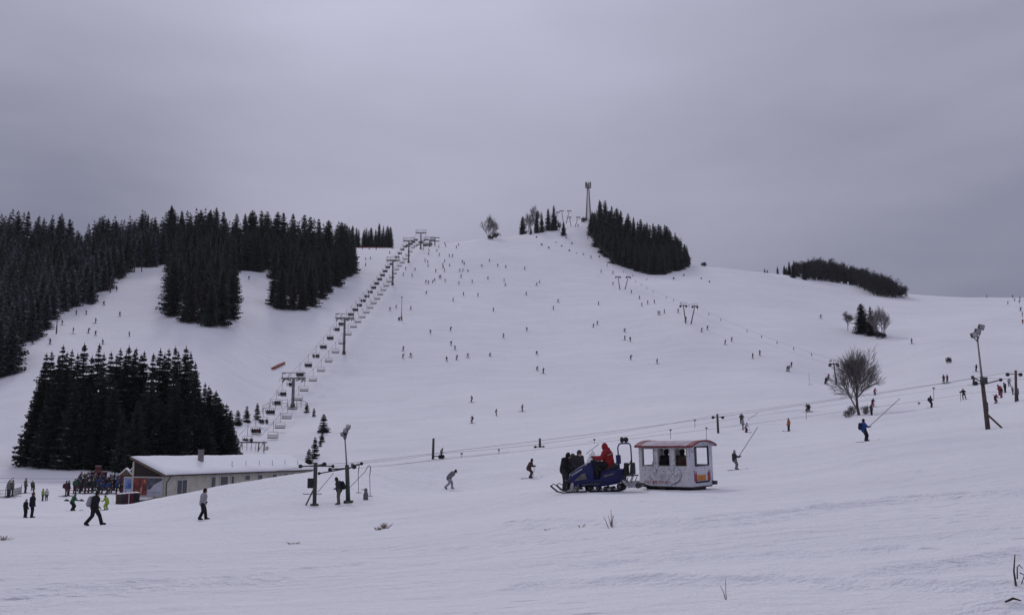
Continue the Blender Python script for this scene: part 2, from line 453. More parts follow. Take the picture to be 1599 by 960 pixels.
def normal(x, y, e=1.5):
    return Vector((-(zat(x+e, y)-zat(x-e, y))/(2*e), -(zat(x, y+e)-zat(x, y-e))/(2*e), 1)).normalized()
def hgt(g, top):
    """height that a thing standing at g needs to reach the photo row top"""
    return EYE + ray(topix(g)[0], top)[1]*math.hypot(g.x, g.y) - g.z
def topix(p):
    x, y, z = p[0], p[1], p[2]-EYE
    f = y*math.cos(PITCH) + z*math.sin(PITCH); u = -y*math.sin(PITCH) + z*math.cos(PITCH)
    return 799.5 + x/f*FPX, 480 - u/f*FPX

# tracks pressed into the near snow (snowmobile turns, ski lines)
for off in (0, 0.8):
    groove([surf(1600, 766+off*6), surf(1400, 778+off*6), surf(1270, 790+off*7), surf(1180, 802+off*8), surf(1080, 812+off*9), surf(940, 814+off*9), surf(800, 816+off*9)], 0.30, 0.09)
groove([surf(800, 848), surf(1000, 838), surf(1200, 815), surf(1330, 795)], 0.22, 0.05)
groove([surf(0, 926), surf(130, 915), surf(330, 905), surf(560, 880)], 0.25, 0.06)
groove([surf(0, 938), surf(200, 922), surf(420, 908)], 0.22, 0.06)
groove([surf(820, 915), surf(1000, 905), surf(1200, 905), surf(1420, 915), surf(1590, 918)], 0.24, 0.07)
groove([surf(1380, 895), surf(1500, 878), surf(1600, 862)], 0.22, 0.06)
groove([surf(900, 885), surf(1150, 868), surf(1400, 858)], 0.25, 0.05)
# a drifted lip at the bottom right
_lp = hit(1560, 943)
GZ += 0.16*np.exp(-(((GX-_lp.x-0.3)/0.9)**2 + ((GY-_lp.y+0.35)/0.35)**2)) 

def build_ground():
    na, nr = GZ.shape
    # the wedge in front of the camera, then a coarser sweep round the back
    back = np.linspace(AZMAX, 2*math.pi-AZMAX, 40)[1:-1]
    az_all = np.concatenate([AZ, back])
    Z = np.empty((len(az_all), nr)); Z[:na] = GZ
    for k, a in enumerate(back):
        w = (k+1)/(len(back)+1)
        s = GZ[-1]*(1-w) + GZ[0]*w
        flat = 0.055*RR*math.sin(a)*np.exp(-RR/60)
        q = min(w, 1-w)*2
        Z[na+k] = s*(1-q) + (flat + 0.02*np.minimum(RR, 400))*q
    X = np.sin(az_all)[:, None]*RR[None]; Y = np.cos(az_all)[:, None]*RR[None]
    V = np.stack([X, Y, Z], -1).reshape(-1, 3)
    n = len(az_all)
    i = np.arange(n)[:, None]; j = np.arange(nr-1)[None]
    i2 = (i+1) % n
    F = np.stack([i*nr+j, i*nr+j+1, i2*nr+j+1, i2*nr+j], -1).reshape(-1, 4)
    c = len(V)
    V = np.vstack([V, [[0, 0, 0]]])
    tri = np.stack([np.full(n, c), np.arange(n)*nr, ((np.arange(n)+1) % n)*nr], -1)
    me = bpy.data.meshes.new('snow_ground')
    me.vertices.add(len(V)); me.vertices.foreach_set('co', V.ravel())
    nl = F.size + tri.size
    me.loops.add(nl); me.polygons.add(len(F)+len(tri))
    me.loops.foreach_set('vertex_index', np.concatenate([F[:, ::-1].ravel(), tri[:, ::-1].ravel()]))
    me.polygons.foreach_set('loop_start', np.concatenate([np.arange(len(F))*4, len(F)*4 + np.arange(len(tri))*3]))
    me.polygons.foreach_set('use_smooth', np.ones(len(F)+len(tri), bool))
    me.update(calc_edges=True)
    me.validate()
    # face up
    if me.polygons[0].normal.z < 0: me.flip_normals()
    me.materials.append(M['snow_ground'])
    return tag(link('snow_ground', me), 'snow covered ground rising to the ski hill', None, None, 'structure')
build_ground()

# ------------------------------------------------------------------ trees
def spruce_parts(seed, h, rb, levels, per, dabs=0.05, skirt=0.06, taper=0.66):
    """returns (crown MB with slots needles/snow, trunk MB)"""
    rn = random.Random(seed)
    crown, trunk = MB(), MB()
    lean = (rn.uniform(-0.01, 0.01)*h, rn.uniform(-0.01, 0.01)*h)
    cx = lambda z: Vector((lean[0]*z/h, lean[1]*z/h, z))
    trunk.path([(0, 0, -0.6), cx(h*0.3), cx(h*0.7), cx(h*0.985)], [h*0.016, h*0.012, h*0.007, 0.015], 7)
    sector = [rn.uniform(0.78, 1.12) for _ in range(7)]
    for i in range(levels):
        t = (i + rn.uniform(-0.45, 0.45)) / levels
        z = h*(skirt + (1-skirt)*max(t, 0.0)*0.985)
        q = 1 - z/h
        rad = rb * (q**taper) * rn.uniform(0.74, 1.18) + 0.12
        n = max(4, int(per * (0.62 + 0.38*q) + rn.random()))
        a0 = rn.random()*6.28
        for k in range(n):
            a = a0 + 6.283*k/n + rn.uniform(-0.25, 0.25)
            rr = rad * rn.uniform(0.62, 1.12) * sector[int((a % 6.283)/6.2832*7) % 7]
            if rn.random() < 0.05: rr *= 0.4
            droop = rr*(0.34*q + 0.04) * rn.uniform(0.5, 1.3)
            d = Vector((math.cos(a), math.sin(a), 0)); s = Vector((-d.y, d.x, 0))
            base = cx(min(z + rn.uniform(-0.3, 0.3)*h/levels, h*0.97))
            segs = 4 if rr > 0.9 else 3
            pts, wid = [], []
            for j in range(segs+1):
                u = j/segs
                zz = -droop*math.sin(u*1.9) + 0.22*droop*u*u + (0.12*rr*(1-q)*u)
                pts.append(base + d*(rr*u) + Vector((0, 0, zz)))
                wid.append((0.16 + 0.23*rr*math.sin(min(u*1.25+0.15, 1)*2.6))*(1-0.75*u**3)*rn.uniform(0.75, 1.2))
            hang = 0.16 + 0.10*rr
            vs, fs = [], []
            for p, w in zip(pts, wid):
                vs += [p + s*w - Vector((0, 0, w*0.45)), p + Vector((0, 0, 0.05)), p - s*w - Vector((0, 0, w*0.45))]
            for j in range(segs):
                o = j*3
                fs += [(o, o+3, o+4, o+1), (o+1, o+4, o+5, o+2)]
            crown.add(vs, fs, 0)
            # hanging twig sprays under the branch and fingers at its sides
            for j in range(1, segs+1):
                p = pts[j]
                for sg in (-1, 1):
                    w = wid[j]*rn.uniform(0.9, 1.5)
                    e = p + s*sg*w + d*rn.uniform(0.0, 0.28)*rr*0.6 - Vector((0, 0, w*0.5 + hang*rn.uniform(0.1, 0.9)))
                    b0 = p - d*0.16*rr*rn.uniform(0.5, 1)
                    crown.add([b0, p + d*0.10*rr, e], [(0, 1, 2)], 0)
                crown.add([p - d*0.12*rr, p + d*0.12*rr, p + s*rn.uniform(-.1, .1) - Vector((0, 0, hang*rn.uniform(0.7, 1.6)))], [(0, 1, 2)], 0)
            if rn.random() < dabs*5*(0.4+q) and rr > 0.4:
                j = rn.randint(1, segs-1); w = wid[j]*0.75
                p0, p1 = pts[j], pts[j+1] if rn.random() < .6 else pts[j].lerp(pts[j+1], .6)
                up = Vector((0, 0, 0.09))
                crown.add([p0 + s*w*.7 + up - Vector((0,0,w*.3)), p1 + s*w*.6 + up - Vector((0,0,w*.25)), p1 - s*w*.4 + up, p0 - s*w*.5 + up], [(0, 1, 2, 3)], 1)
    # the leader
    tip = cx(h)
    for k in range(5):
        a = k*1.257
        crown.add([cx(h*0.95) + Vector((math.cos(a), math.sin(a), 0))*0.16, cx(h*0.95) + Vector((math.cos(a+1.2), math.sin(a+1.2), 0))*0.16, tip], [(0, 1, 2)], 0)
    return crown, trunk

def spruce_mesh(name, seed, h, rb, levels, per, dabs, needles, taper=0.66):
    c, t = spruce_parts(seed, h, rb, levels, per, dabs, 0.06, taper)
    cm = c.mesh(name + '_crown'); cm.materials.append(M[needles]); cm.materials.append(M['snow_dab'])
    tm = t.mesh(name + '_trunk'); tm.materials.append(M['bark'])
    return cm, tm, h
near_spruces = [spruce_mesh('near_spruce', 100+i, 20.0, 4.3 - 0.35*(i % 3), 46, 10, 0.045 if i < 4 else 0.11, 'needles', 0.86) for i in range(6)]
far_spruces = [spruce_mesh('far_spruce', 200+i, 18.0, 3.7 - 0.35*(i % 4), 44, 8, 0.03 + 0.04*(i % 2), 'needles' if i not in (3, 6) else 'needles_warm', 0.62 + 0.06*(i % 4)) for i in range(8)]
frost_spruces = [spruce_mesh('frosted_spruce', 300+i, 17.0, 3.3, 42, 8, 0.05, 'needles_frost', 0.74) for i in range(3)]
small_firs = [spruce_mesh('small_fir', 400+i, 5.0, 1.5 - 0.15*i, 17, 6, 0.10, 'needles') for i in range(3)]

def plant_tree(name, meshes, p, h, label, cat, group, wide=1.0, rot=None):
    cm, tm, h0 = meshes
    s = h/h0
    t = thing(name, label, cat, p - Vector((0, 0, 0.1)), random.random()*6.28 if rot is None else rot, group)
    t.scale = (s*wide, s*wide, s)
    link('crown', cm, t); link('trunk', tm, t)
    return t

def bare_mesh(name, seed, h, spread, depth, mats='twig', twig=0.011, trunk_r=0.024, clear=0.16, fan=1.0, multi=1, lead=0.40, boughs=4):
    """a leafless broadleaf tree: limbs fork again and again into fine twigs"""
    rn = random.Random(seed)
    mb, tr = MB(), MB()
    def grow(p, d, length, r, lev, tgt):
        n = 3 if lev <= 1 else 2
        pts = [p]; rad = [r]
        dd = d.copy()
        for i in range(n):
            dd = (dd + Vector((rn.uniform(-1, 1), rn.uniform(-1, 1), rn.uniform(-0.3, 0.7)))*0.14).normalized()
            pts.append(pts[-1] + dd*length/n); rad.append(max(r*(1-0.42*(i+1)/n), twig*0.7))
        (tr if lev == 0 else mb).path(pts, rad, 8 if lev == 0 else (5 if lev == 1 else 3), 0, False)
        if lev >= depth: return
        kids = (boughs, 5, 5, 4, 4, 3, 3)[lev]
        for k in range(kids):
            u = rn.uniform(0.38, 1.0) if lev else rn.uniform(clear/0.5, 1.0)
            if k == 0: u = 1.0
            i = min(int(u*n), n-1); f = u*n - i
            b = pts[i].lerp(pts[i+1], f)
            ax = Vector((rn.uniform(-1, 1), rn.uniform(-1, 1), rn.uniform(-1, 1))).cross(dd).normalized()
            ang = rn.uniform(0.32, 0.85)*fan if k else rn.uniform(0.05, 0.3)
            if lev == 0 and boughs > 4 and k: ang = rn.uniform(0.5, 1.2)*(1.25-0.55*u)
            nd = (Matrix.Rotation(ang, 3, ax) @ dd)
            nd = (nd + Vector((0, 0, 0.16))).normalized()
            grow(b, nd, length*(rn.uniform(0.56, 0.80) if lev or boughs <= 4 else rn.uniform(0.46, 0.58)*(1.2-0.35*u))*(1.0 if k else 1.05), max(rad[i]*(0.68 if k else 0.8), twig), lev+1, tgt)
    for q in range(multi):
        a = q*6.28/multi
        d = Vector((math.cos(a)*0.22*(multi > 1)*spread, math.sin(a)*0.22*(multi > 1)*spread, 1)).normalized()
        grow(Vector((math.cos(a)*.12*(multi > 1), math.sin(a)*.12*(multi > 1), -0.3)), d, h*lead, h*trunk_r/(multi**.5), 0, h)
    zs = max(v[2] for v in mb.v)
    k = h/zs
    for m in (mb, tr): m.v = [(x*k*spread, y*k*spread, z*k) for x, y, z in m.v]
    cm = mb.mesh(name + '_crown'); cm.materials.append(M[mats])
    tm = tr.mesh(name + '_trunk'); tm.materials.append(M['bark'])
    return cm, tm, h

big_bare = bare_mesh('big_bare_tree', 8, 11.6, 0.97, 5, 'twig', 0.012, 0.022, 0.10, 1.0, 1, 0.46, 13)
mid_bares = [bare_mesh('bare_tree', 20+i, 9.0, 0.85, 5, 'twig', 0.018, 0.02, 0.10, 0.95, 1, 0.5, 8) for i in range(2)]
wood_bares = [bare_mesh('wood_tree', 40+i, 15.0, 0.80, 5, 'twig_dark', 0.042, 0.02, 0.06, 0.8) for i in range(4)]
bush_mesh = bare_mesh('bush', 60, 2.2, 0.95, 4, 'twig_dark', 0.014, 0.02, 0.02, 1.2, 5)

pale_bush = bare_mesh('pale_bush', 63, 2.2, 1.05, 3, 'twig', 0.013, 0.02, 0.02, 1.1, 6)

def lerpf(tab, x):
    if x <= tab[0][0]: return tab[0][1]
    for (a, b), (c, d) in zip(tab, tab[1:]):
        if x <= c: return b + (d-b)*(x-a)/(c-a)
    return tab[-1][1]

# -- the grove behind the lift queue
def grove():
    spec = [ # photo x, ground distance, top y in the photo
        (52,158,600),(60,164,548),(68,170,545),(43,162,640),(86,160,535),(102,166,542),(74,159,575),(121,163,532),(143,161,533),(112,157,585),(132,158,600),
        (163,163,546),(180,166,540),(193,161,536),(204,168,540),(172,157,590),(218,163,545),(150,156,620),(243,161,540),(255,168,541),(265,163,538),(232,157,585),(281,160,537),
        (292,165,546),(210,155,620),(272,156,590),(300,158,578),(250,155,625),(322,160,599),(312,156,625),(336,163,610),(345,158,628),(57,158,562),(80,157,552),(95,159,546),(112,161,548),(135,159,552),(152,158,548),(172,162,550),(186,164,548),(200,160,545),(212,164,550),(230,158.5,548),(249,164,548),(270,160.5,546),(286,162,550),(298,159,562),(306,155,592),(317,157,594),(327,154,604),(334,156,607),(342,153,618),(350,155,628),(357,152,640),(363,154,660),(322,150,650),(308,150,640),(330,154,655),(354,161,645),(66,156,610),(190,154,640)]
    spec.sort()
    front = [s for s in spec if s[1] <= 160]; back = [s for s in spec if s[1] > 160]
    for lst, row in ((front, 'front'), (back, 'back')):
        for k, (px, r, top) in enumerate(lst):
            r += 12 if px > 200 else 14 + max(0, 120-px)*0.09
            px = 30 + (px-22)*0.985
            g = ground(px, r)
            b = topix(g)[1]
            h = hgt(g, top)
            h = max(h, 4)
            mesh = near_spruces[(k*5 + (row == 'back')*2 + (4 if px > 255 and k % 2 else 0)) % 6]
            if px > 285: mesh = near_spruces[4 + k % 2]
            size = 'tall' if h > 17 else ('middling' if h > 11 else 'short')
            dusting = 'snow-flecked' if px > 285 else 'dark'
            plant_tree('spruce_tree', mesh, g, h, '%s %s spruce behind the queue, %s from left in the grove\'s %s row' % (size, dusting, nth(k), row),
                       'tree', 'spruces of the grove behind the lift queue', 1.0 if h > 14 else (1.18 if px < 290 else 1.55))
grove()

# -- the forests on the upper slopes; front edges and skylines as seen from the viewpoint
def forest(edge, sky, px0, px1, dpx, rows, depth, kinds, group, place, hmin, hmax, name='spruce_tree', cat='tree', wide=1.0, rback=None, sky_rows=1, skip=None, kindword='dark spruce'):
    made = []
    for row in range(rows):
        px = px0 + (dpx*0.5 if row % 2 else 0)
        while px <= px1:
            x = px + random.uniform(-0.35, 0.35)*dpx
            px += dpx
            e = hit(x, lerpf(edge, x), 120)
            re = math.hypot(e.x, e.y)
            rb = rback if rback else re + depth
            if rb < re + 4: rb = re + 4
            r = re + (rb-re)*(row + random.uniform(-0.25, 0.25))/max(rows-1, 1)
            g = ground(x, max(r, re))
            r = math.hypot(g.x, g.y)
            if skip and skip(x, topix(g)[1]): continue
            by = topix(g)[1]
            lim = hgt(g, lerpf(sky, x))
            h = random.uniform(hmin, hmax)
            last = row >= rows - sky_rows
            if last: h = min(max(lim*random.uniform(0.88, 1.04), hmin*0.6), hmax*1.35)
            else: h = min(h, lim*0.97)
            if h < 2.5: continue
            made.append((x, r, g, h, last, row))
    made.sort()
    ns = nf = 0; nrow = {}
    for x, r, g, h, last, row in made:
        k = random.choice(kinds)
        if last:
            lab = '%s on the skyline of %s, %s from left' % (kindword, place, nth(ns)); ns += 1
        elif row == 0:
            lab = '%s on the lower edge of %s, %s from left' % (kindword, place, nth(nf)); nf += 1
        else:
            nrow[row] = nrow.get(row, -1) + 1; lab = '%s in %s, %s row up from its lower edge, %s from left' % (kindword, place, nth(row), nth(nrow[row])); lab = lab.replace('bare dark tree', 'dark tree')
        plant_tree(name, k, g, h, lab, cat, group, wide*random.uniform(0.9, 1.15))
    return len(made)
nF = 0
nF += forest([(-25,600),(0,588),(12,586),(25,558),(45,535),(62,515),(80,495),(95,480),(135,474),(155,455),(175,436),(186,424),(200,418),(245,417)],
       [(-25,330),(0,328),(20,326),(40,332),(60,330),(80,335),(97,340),(104,362),(115,364),(124,350),(135,345),(150,332),(165,334),(172,345),(180,333),(190,338),(205,330),(215,325),(225,338),(235,325),(245,322)],
       -20, 243, 14.0, 5, 0, far_spruces + frost_spruces*4, 'spruces of the forest on the left', 'the left forest', 12, 17, rback=465, wide=1.1, kindword='frosted spruce')
def clearing(x, y):
    return 360 < x < 418 and 424 < y < 512
nF += forest([(250,478),(262,493),(300,506),(345,510),(358,498),(364,440),(385,424),(412,424),(418,476),(440,483),(478,483),(500,463),(520,446),(545,424),(552,415)],
       [(245,322),(255,320),(270,322),(285,330),(300,320),(320,322),(335,318),(350,320),(362,332),(375,318),(390,316),(405,316),(418,318),(432,318),(445,316),(452,332),(462,322),(475,335),(490,326),(505,330),(518,332),(530,345),(548,352)],
       256, 545, 14.0, 5, 0, far_spruces, 'spruces of the middle forest', 'the middle forest', 14, 19, rback=478, wide=1.15, skip=clearing)
nF += forest([(545,386),(612,384)], [(545,352),(560,358),(570,350),(580,352),(590,348),(600,349),(612,358)], 540, 611, 8.0, 2, 10, far_spruces[:3], 'spruces beside the top of the piste',
             'the stand by the chairlift top', 8, 14, sky_rows=1)
HILLSKY = [(922,338),(932,330),(940,312),(948,309),(957,322),(962,314),(972,313),(980,318),(990,322),(1000,326),(1012,330),(1018,326),(1025,338),(1040,345),(1050,349),(1060,358),(1070,372),(1078,385),(1084,404)]
nF += forest([(922,362),(935,388),(960,411),(1000,424),(1030,430),(1050,427),(1065,422),(1084,414)], HILLSKY,
             925, 1082, 9.5, 4, 50, far_spruces, 'trees of the dark hilltop wood', 'the hilltop wood', 13, 18, wide=1.15, sky_rows=2, rback=None)
# trees packed between and behind these, past counting, as one mass
fill_V, fill_F, fill_M, fill_n = [], [], [], 0
fill_src = [spruce_mesh('mass_spruce', 500+i, 18.0, 3.3, 26, 7, 0.03, 'needles', 0.74) for i in range(3)]
def _arr(me):
    v = np.empty(len(me.vertices)*3); me.vertices.foreach_get('co', v)
    return v.reshape(-1, 3), [tuple(p.vertices) for p in me.polygons], [p.material_index for p in me.polygons]
fill_arr = [_arr(m[0]) for m in fill_src]
def fill(edge, sky, px0, px1, n, rback, depth, hmin, hmax, skip=None, inset=9.0, frost=0.0, back=0.0):
    global fill_n
    for _ in range(n):
        x = random.uniform(px0, px1)
        e = hit(x, lerpf(edge, x), 120); re = math.hypot(e.x, e.y)
        rb = rback if rback else re + depth
        r = random.uniform(re + inset, max(rb + 4, re + inset + 6)); r += (rb - r)*back
        g = ground(x, r); by = topix(g)[1]
        if skip and skip(x, by): continue
        h = min(random.uniform(hmin, hmax), hgt(g, lerpf(sky, x) + random.uniform(-5, 4)))
        if h < 4: continue
        v, f, m = random.choice(fill_arr); k = h/18.0; a = random.random()*6.28; w = k*random.uniform(.95, 1.2)
        c, s_ = math.cos(a)*w, math.sin(a)*w
        q = np.stack([v[:, 0]*c - v[:, 1]*s_ + g.x, v[:, 0]*s_ + v[:, 1]*c + g.y, v[:, 2]*k + g.z], -1)
        fill_F.extend([tuple(i+fill_n for i in t) for t in f]); fill_M.extend([(2 if (i == 0 and random.random() < frost) else i) for i in m] if frost else m); fill_V.append(q); fill_n += len(v)
LEFT_EDGE = [(-25,600),(0,588),(12,586),(25,558),(45,535),(62,515),(80,495),(95,480),(135,474),(155,455),(175,436),(186,424),(200,418),(245,417)]
LEFT_SKY = [(-25,330),(0,328),(20,326),(40,332),(60,330),(80,335),(97,340),(104,362),(115,364),(124,350),(135,345),(150,332),(165,334),(172,345),(180,333),(190,338),(205,330),(215,325),(225,338),(235,325),(245,322)]
MID_EDGE = [(250,478),(262,493),(300,506),(345,510),(358,498),(364,440),(385,424),(412,424),(418,476),(440,483),(478,483),(500,463),(520,446),(545,424),(552,415)]
MID_SKY = [(245,322),(255,320),(270,322),(285,330),(300,320),(320,322),(335,318),(350,320),(362,332),(375,318),(390,316),(405,316),(418,318),(432,318),(445,316),(452,332),(462,322),(475,335),(490,326),(505,330),(518,332),(530,345),(548,352)]
fill(LEFT_EDGE, LEFT_SKY, -24, 246, 130, 472, 0, 11, 17, frost=.6)
fill(MID_EDGE, MID_SKY, 252, 547, 120, 484, 0, 13, 19, skip=lambda x, y: 355 < x < 421 and 420 < y < 515)
fill(LEFT_EDGE, LEFT_SKY, -24, 246, 75, 474, 0, 16, 24, frost=.45, back=.85)
fill(MID_EDGE, MID_SKY, 252, 547, 80, 486, 0, 18, 25, skip=lambda x, y: 355 < x < 421 and 420 < y < 515, back=.8)
fill([(922,362),(935,388),(960,411),(1000,424),(1030,430),(1050,427),(1065,422),(1084,414)], HILLSKY, 926, 1081, 60, None, 58, 12, 18)
_me = bpy.data.meshes.new('dense_forest')
_me.from_pydata(np.vstack(fill_V).tolist(), [], fill_F)
_me.polygons.foreach_set('material_index', fill_M)
for k_ in ('needles', 'snow_dab', 'needles_frost'): _me.materials.append(M[k_])
tag(link('dense_forest', _me), 'dense mass of dark conifers between the forest trees one can tell apart', None, None, 'stuff')
# bare trees mixed into the hilltop wood
for k, (x, y, h) in enumerate(((955,402,11),(985,416,12),(1008,424,13),(1030,428,12),(1060,421,12),(945,392,9),(1075,416,9))):
    plant_tree('bare_tree', wood_bares[k % 4], hit(x, y, 200), h, 'bare brown tree at the hilltop wood\'s foot, %s from left' % nth(sorted((945,955,985,1008,1030,1060,1075)).index(x)), 'tree', 'bare trees along the hilltop wood')
# the bare wood on the right skyline
n0 = forest([(1245,432),(1262,437),(1285,440),(1300,440),(1322,442),(1340,446),(1360,456),(1375,463),(1408,466)],
       [(1245,408),(1260,406),(1275,402),(1290,401),(1305,403),(1320,407),(1335,411),(1350,415),(1365,418),(1380,423),(1395,428),(1404,434),(1411,444)],
       1248, 1411, 7.0, 4, 26, wood_bares, 'bare trees of the wood on the right skyline', 'the right wood', 11, 15, 'bare_tree', 'tree', 1.5, sky_rows=2, kindword='bare dark tree')
for k, (x, y, top) in enumerate(((1194,424,419),(1198,424,420),(1214,424,415),(1225,427,414),(1233,430,408),(1240,430,406),(1246,432,409),(1239,434,412),(1256,437,411),(1228,424,417))):
    g = hit(x, y, 200); r = math.hypot(g.x, g.y)
    plant_tree('spruce_tree', far_spruces[k % 3], g, max(hgt(g, top), 2), 'small dark spruce at the left tip of the right wood, %s from the left' % nth(sorted((1194,1198,1214,1225,1233,1240,1246,1239,1256,1228)).index(x)),
               'tree', 'spruces at the tip of the right wood', 1.25)
for k in range(16):
    x = 1262 + k*9.6 + random.uniform(-2, 2); y = lerpf([(1245,432),(1262,437),(1285,440),(1300,440),(1322,442),(1340,446),(1360,456),(1375,463),(1412,466)], x) - 1
    plant_tree('bush', bush_mesh, hit(x, y, 200), random.uniform(4.5, 7.5), 'dark scrub at the foot of the right wood, %s from left' % nth(k), 'bush', 'scrub under the right wood', 1.3)
# hilltop clump left of the V posts
CL = (816,822,838,846,856,862,868,880,884)
for k, (x, y, top, w) in enumerate(((816,357,337,1.2),(838,364,331,1),(846,363,330,1),(856,360,325,.9),(865,360,320,1.0),(880,368,345,1.5),(829,366,355,1.3))):
    g = hit(x, y, 300); r = math.hypot(g.x, g.y)
    plant_tree('spruce_tree', far_spruces[k % 3], g, hgt(g, top), 'dark spruce of the hilltop clump left of the V posts, %s from the left' % nth((816,829,838,846,856,865,880).index(x)), 'tree', 'spruces of the hilltop clump', w)
for k, (x, y, top, w, lab) in enumerate(((834,356,319,.75,'tall bare tree rising behind the hilltop spruce clump'),(825,358,330,.8,'lower bare tree beside the first spruce of the hilltop clump'),(873,362,342,1.2,'bare bushy tree between the last spruces of the hilltop clump'),
                                  (764,372,334,1.25,'lone bare tree on the skyline above the ski slope'))):
    g = hit(x, y, 300); r = math.hypot(g.x, g.y)
    plant_tree('bare_tree', mid_bares[k % 2] if k != 2 else wood_bares[0], g, hgt(g, top), lab, 'tree', None, w)
for x, y, h, lab in ((774,371,4.5,'brown scrub bush behind the lone bare skyline tree'),(766,374,3.2,'low scrub at the foot of the lone skyline tree'),(912,347,4,'scrub bush at the foot of the lattice mast'),(1099,416,3,'small dark bush alone on the skyline right of the hilltop wood'),
                     (1482,567,1.9,'lone dark bush on the open slope at the far right')):
    plant_tree('bush', bush_mesh, hit(x, y, 150), h, lab, 'bush', None, 1.3 if x < 1400 else .8)
for k, (x, y) in enumerate(((838,371),(846,383),(857,388),(868,379),(877,385),(884,372),(889,392),(893,381),(900,396),(911,398),(936,402),(948,415),(988,431),(1010,437),(1052,436),(1068,431),(1095,436),(1108,441))):
    plant_tree('bush', bush_mesh, hit(x, y, 250), random.uniform(.8, 1.5), 'tiny weed clump on the slope below the hilltop trees, %s from left' % nth(k), 'bush', 'weed clumps below the hilltop trees', .8)
# clump on the right slope: a dark spruce pair between bare trees
for x, y, top, mesh, w, lab in ((1347,521,473,far_spruces[0],2.0,'dark broad spruce in the clump above the big bare tree'),(1361,524,477,far_spruces[3],1.7,'brownish spruce standing close right of the broad one'),
                             (1324,516,483,mid_bares[0],1.0,'bare round-headed tree at the left end of the small clump'),(1377,528,474,mid_bares[1],.85,'tall bare tree at the right end of the small clump'),
                             (1368,526,479,mid_bares[0],.8,'thin bare tree just right of the clump spruces')):
    g = hit(x, y, 200); r = math.hypot(g.x, g.y)
    plant_tree('spruce_tree' if 'spruce' in lab[:16] else 'bare_tree', mesh, g, hgt(g, top), lab, 'tree', None, w)
plant_tree('bush', bush_mesh, hit(1376, 528, 200), 2.6, 'low scrub under the tall bare tree of the small clump', 'bush', None, 1.6)
# the big bare tree on the right
g = hit(1342, 648, 120); rbig = math.hypot(g.x, g.y)
plant_tree('bare_tree', big_bare, g, hgt(g, 533), 'big spreading bare tree with dense fine twigs beside the lowest V posts', 'tree', None, 1.0, 0.6)
for x, y, h, lab in ((1332,648,1.9,'twiggy undergrowth left of the big bare tree trunk'),(1351,647,1.8,'twiggy undergrowth right of the big bare tree trunk'),(1322,652,1.5,'snowy low bush left of the big bare tree')):
    plant_tree('bush', pale_bush, hit(x, y, 120), h, lab, 'bush', None, 1.25)
# little firs round the lift mound
FIRS = [(371,664,640),(385,659,634),(401,655,629),(360,660,640),(479,644,628),(490,650,636),(505,675,646),(503,690,672),(491,716,682),(482,724,700),(500,697,686)]
for k, (x, y, top) in enumerate(FIRS):
    g = hit(x, y, 165); r = math.hypot(g.x, g.y)
    side = 'on the left flank of the lift mound' if x < 440 else 'on the right flank of the lift mound'
    idx = sorted(f[0] for f in FIRS if (f[0] < 440) == (x < 440)).index(x)
    plant_tree('small_fir', small_firs[k % 3], g, max(hgt(g, top), 1.5)*1.05, 'small fir %s, %s from the left' % (side, nth(idx)), 'tree', 'little firs round the lift mound', 1.05)
# frosted saplings along the foot of the left forest
for k, (x, y, h) in enumerate(((86,478,4.5),(78,492,5),(45,530,6),(12,585,8))):
    plant_tree('spruce_tree', frost_spruces[k % 3], hit(x, y, 150), h, 'short frosted spruce standing out from the left forest edge, %s up the slope' % nth(3-k), 'tree', 'short spruces at the left forest edge', 1.3)
# dead branches lying on the clearing and weeds
def tuft(px, py, h, n, lab, spread=0.5, mi='straw', name='grass_tuft', cat='grass', rmin=5.0):
    p = hit(px, py, rmin)
    rn = random.Random(int(px*7+py))
    mb = MB()
    for k in range(n):
        a = rn.random()*6.28; q = rn.uniform(0.1, 1)*spread
        b = Vector((math.cos(a)*q*0.7, math.sin(a)*q*0.7, 0)); b.z = zat(p.x+b.x, p.y+b.y) - p.z - 0.03
        hh = h*rn.uniform(0.45, 1.0); e = b + Vector((math.cos(a)*q*0.8 + rn.uniform(-.1, .1), math.sin(a)*q*.6, hh))
        mb.path([b, b.lerp(e, .55) + Vector((0, 0, hh*.1)), e], [0.010, 0.008, 0.004], 4, 0, False)
    o = mb.build(name, M[mi], None, p)
    return tag(o, lab, cat)
tuft(600, 825, 0.26, 40, 'largest brown grass tuft poking through the snow below the bent-over walker', 0.17)
tuft(592, 827, 0.14, 22, 'low brown tuft just left of the largest grass tuft', 0.14)
tuft(457, 849, 0.10, 10, 'tiny dry tuft in the snow between the walking men and the large tuft', 0.11)
tuft(8, 843, 0.22, 26, 'brown weeds in the snow at the left edge of the picture', 0.22)
tuft(954, 822, 0.42, 7, 'few thin upright dry stems below the snowmobile', 0.13)
tuft(908, 822, 0.09, 5, 'tiny dark weed left of the thin upright stems', 0.1)
tuft(856, 827, 0.07, 5, 'tiny weed in the snow below the front ski', 0.15)

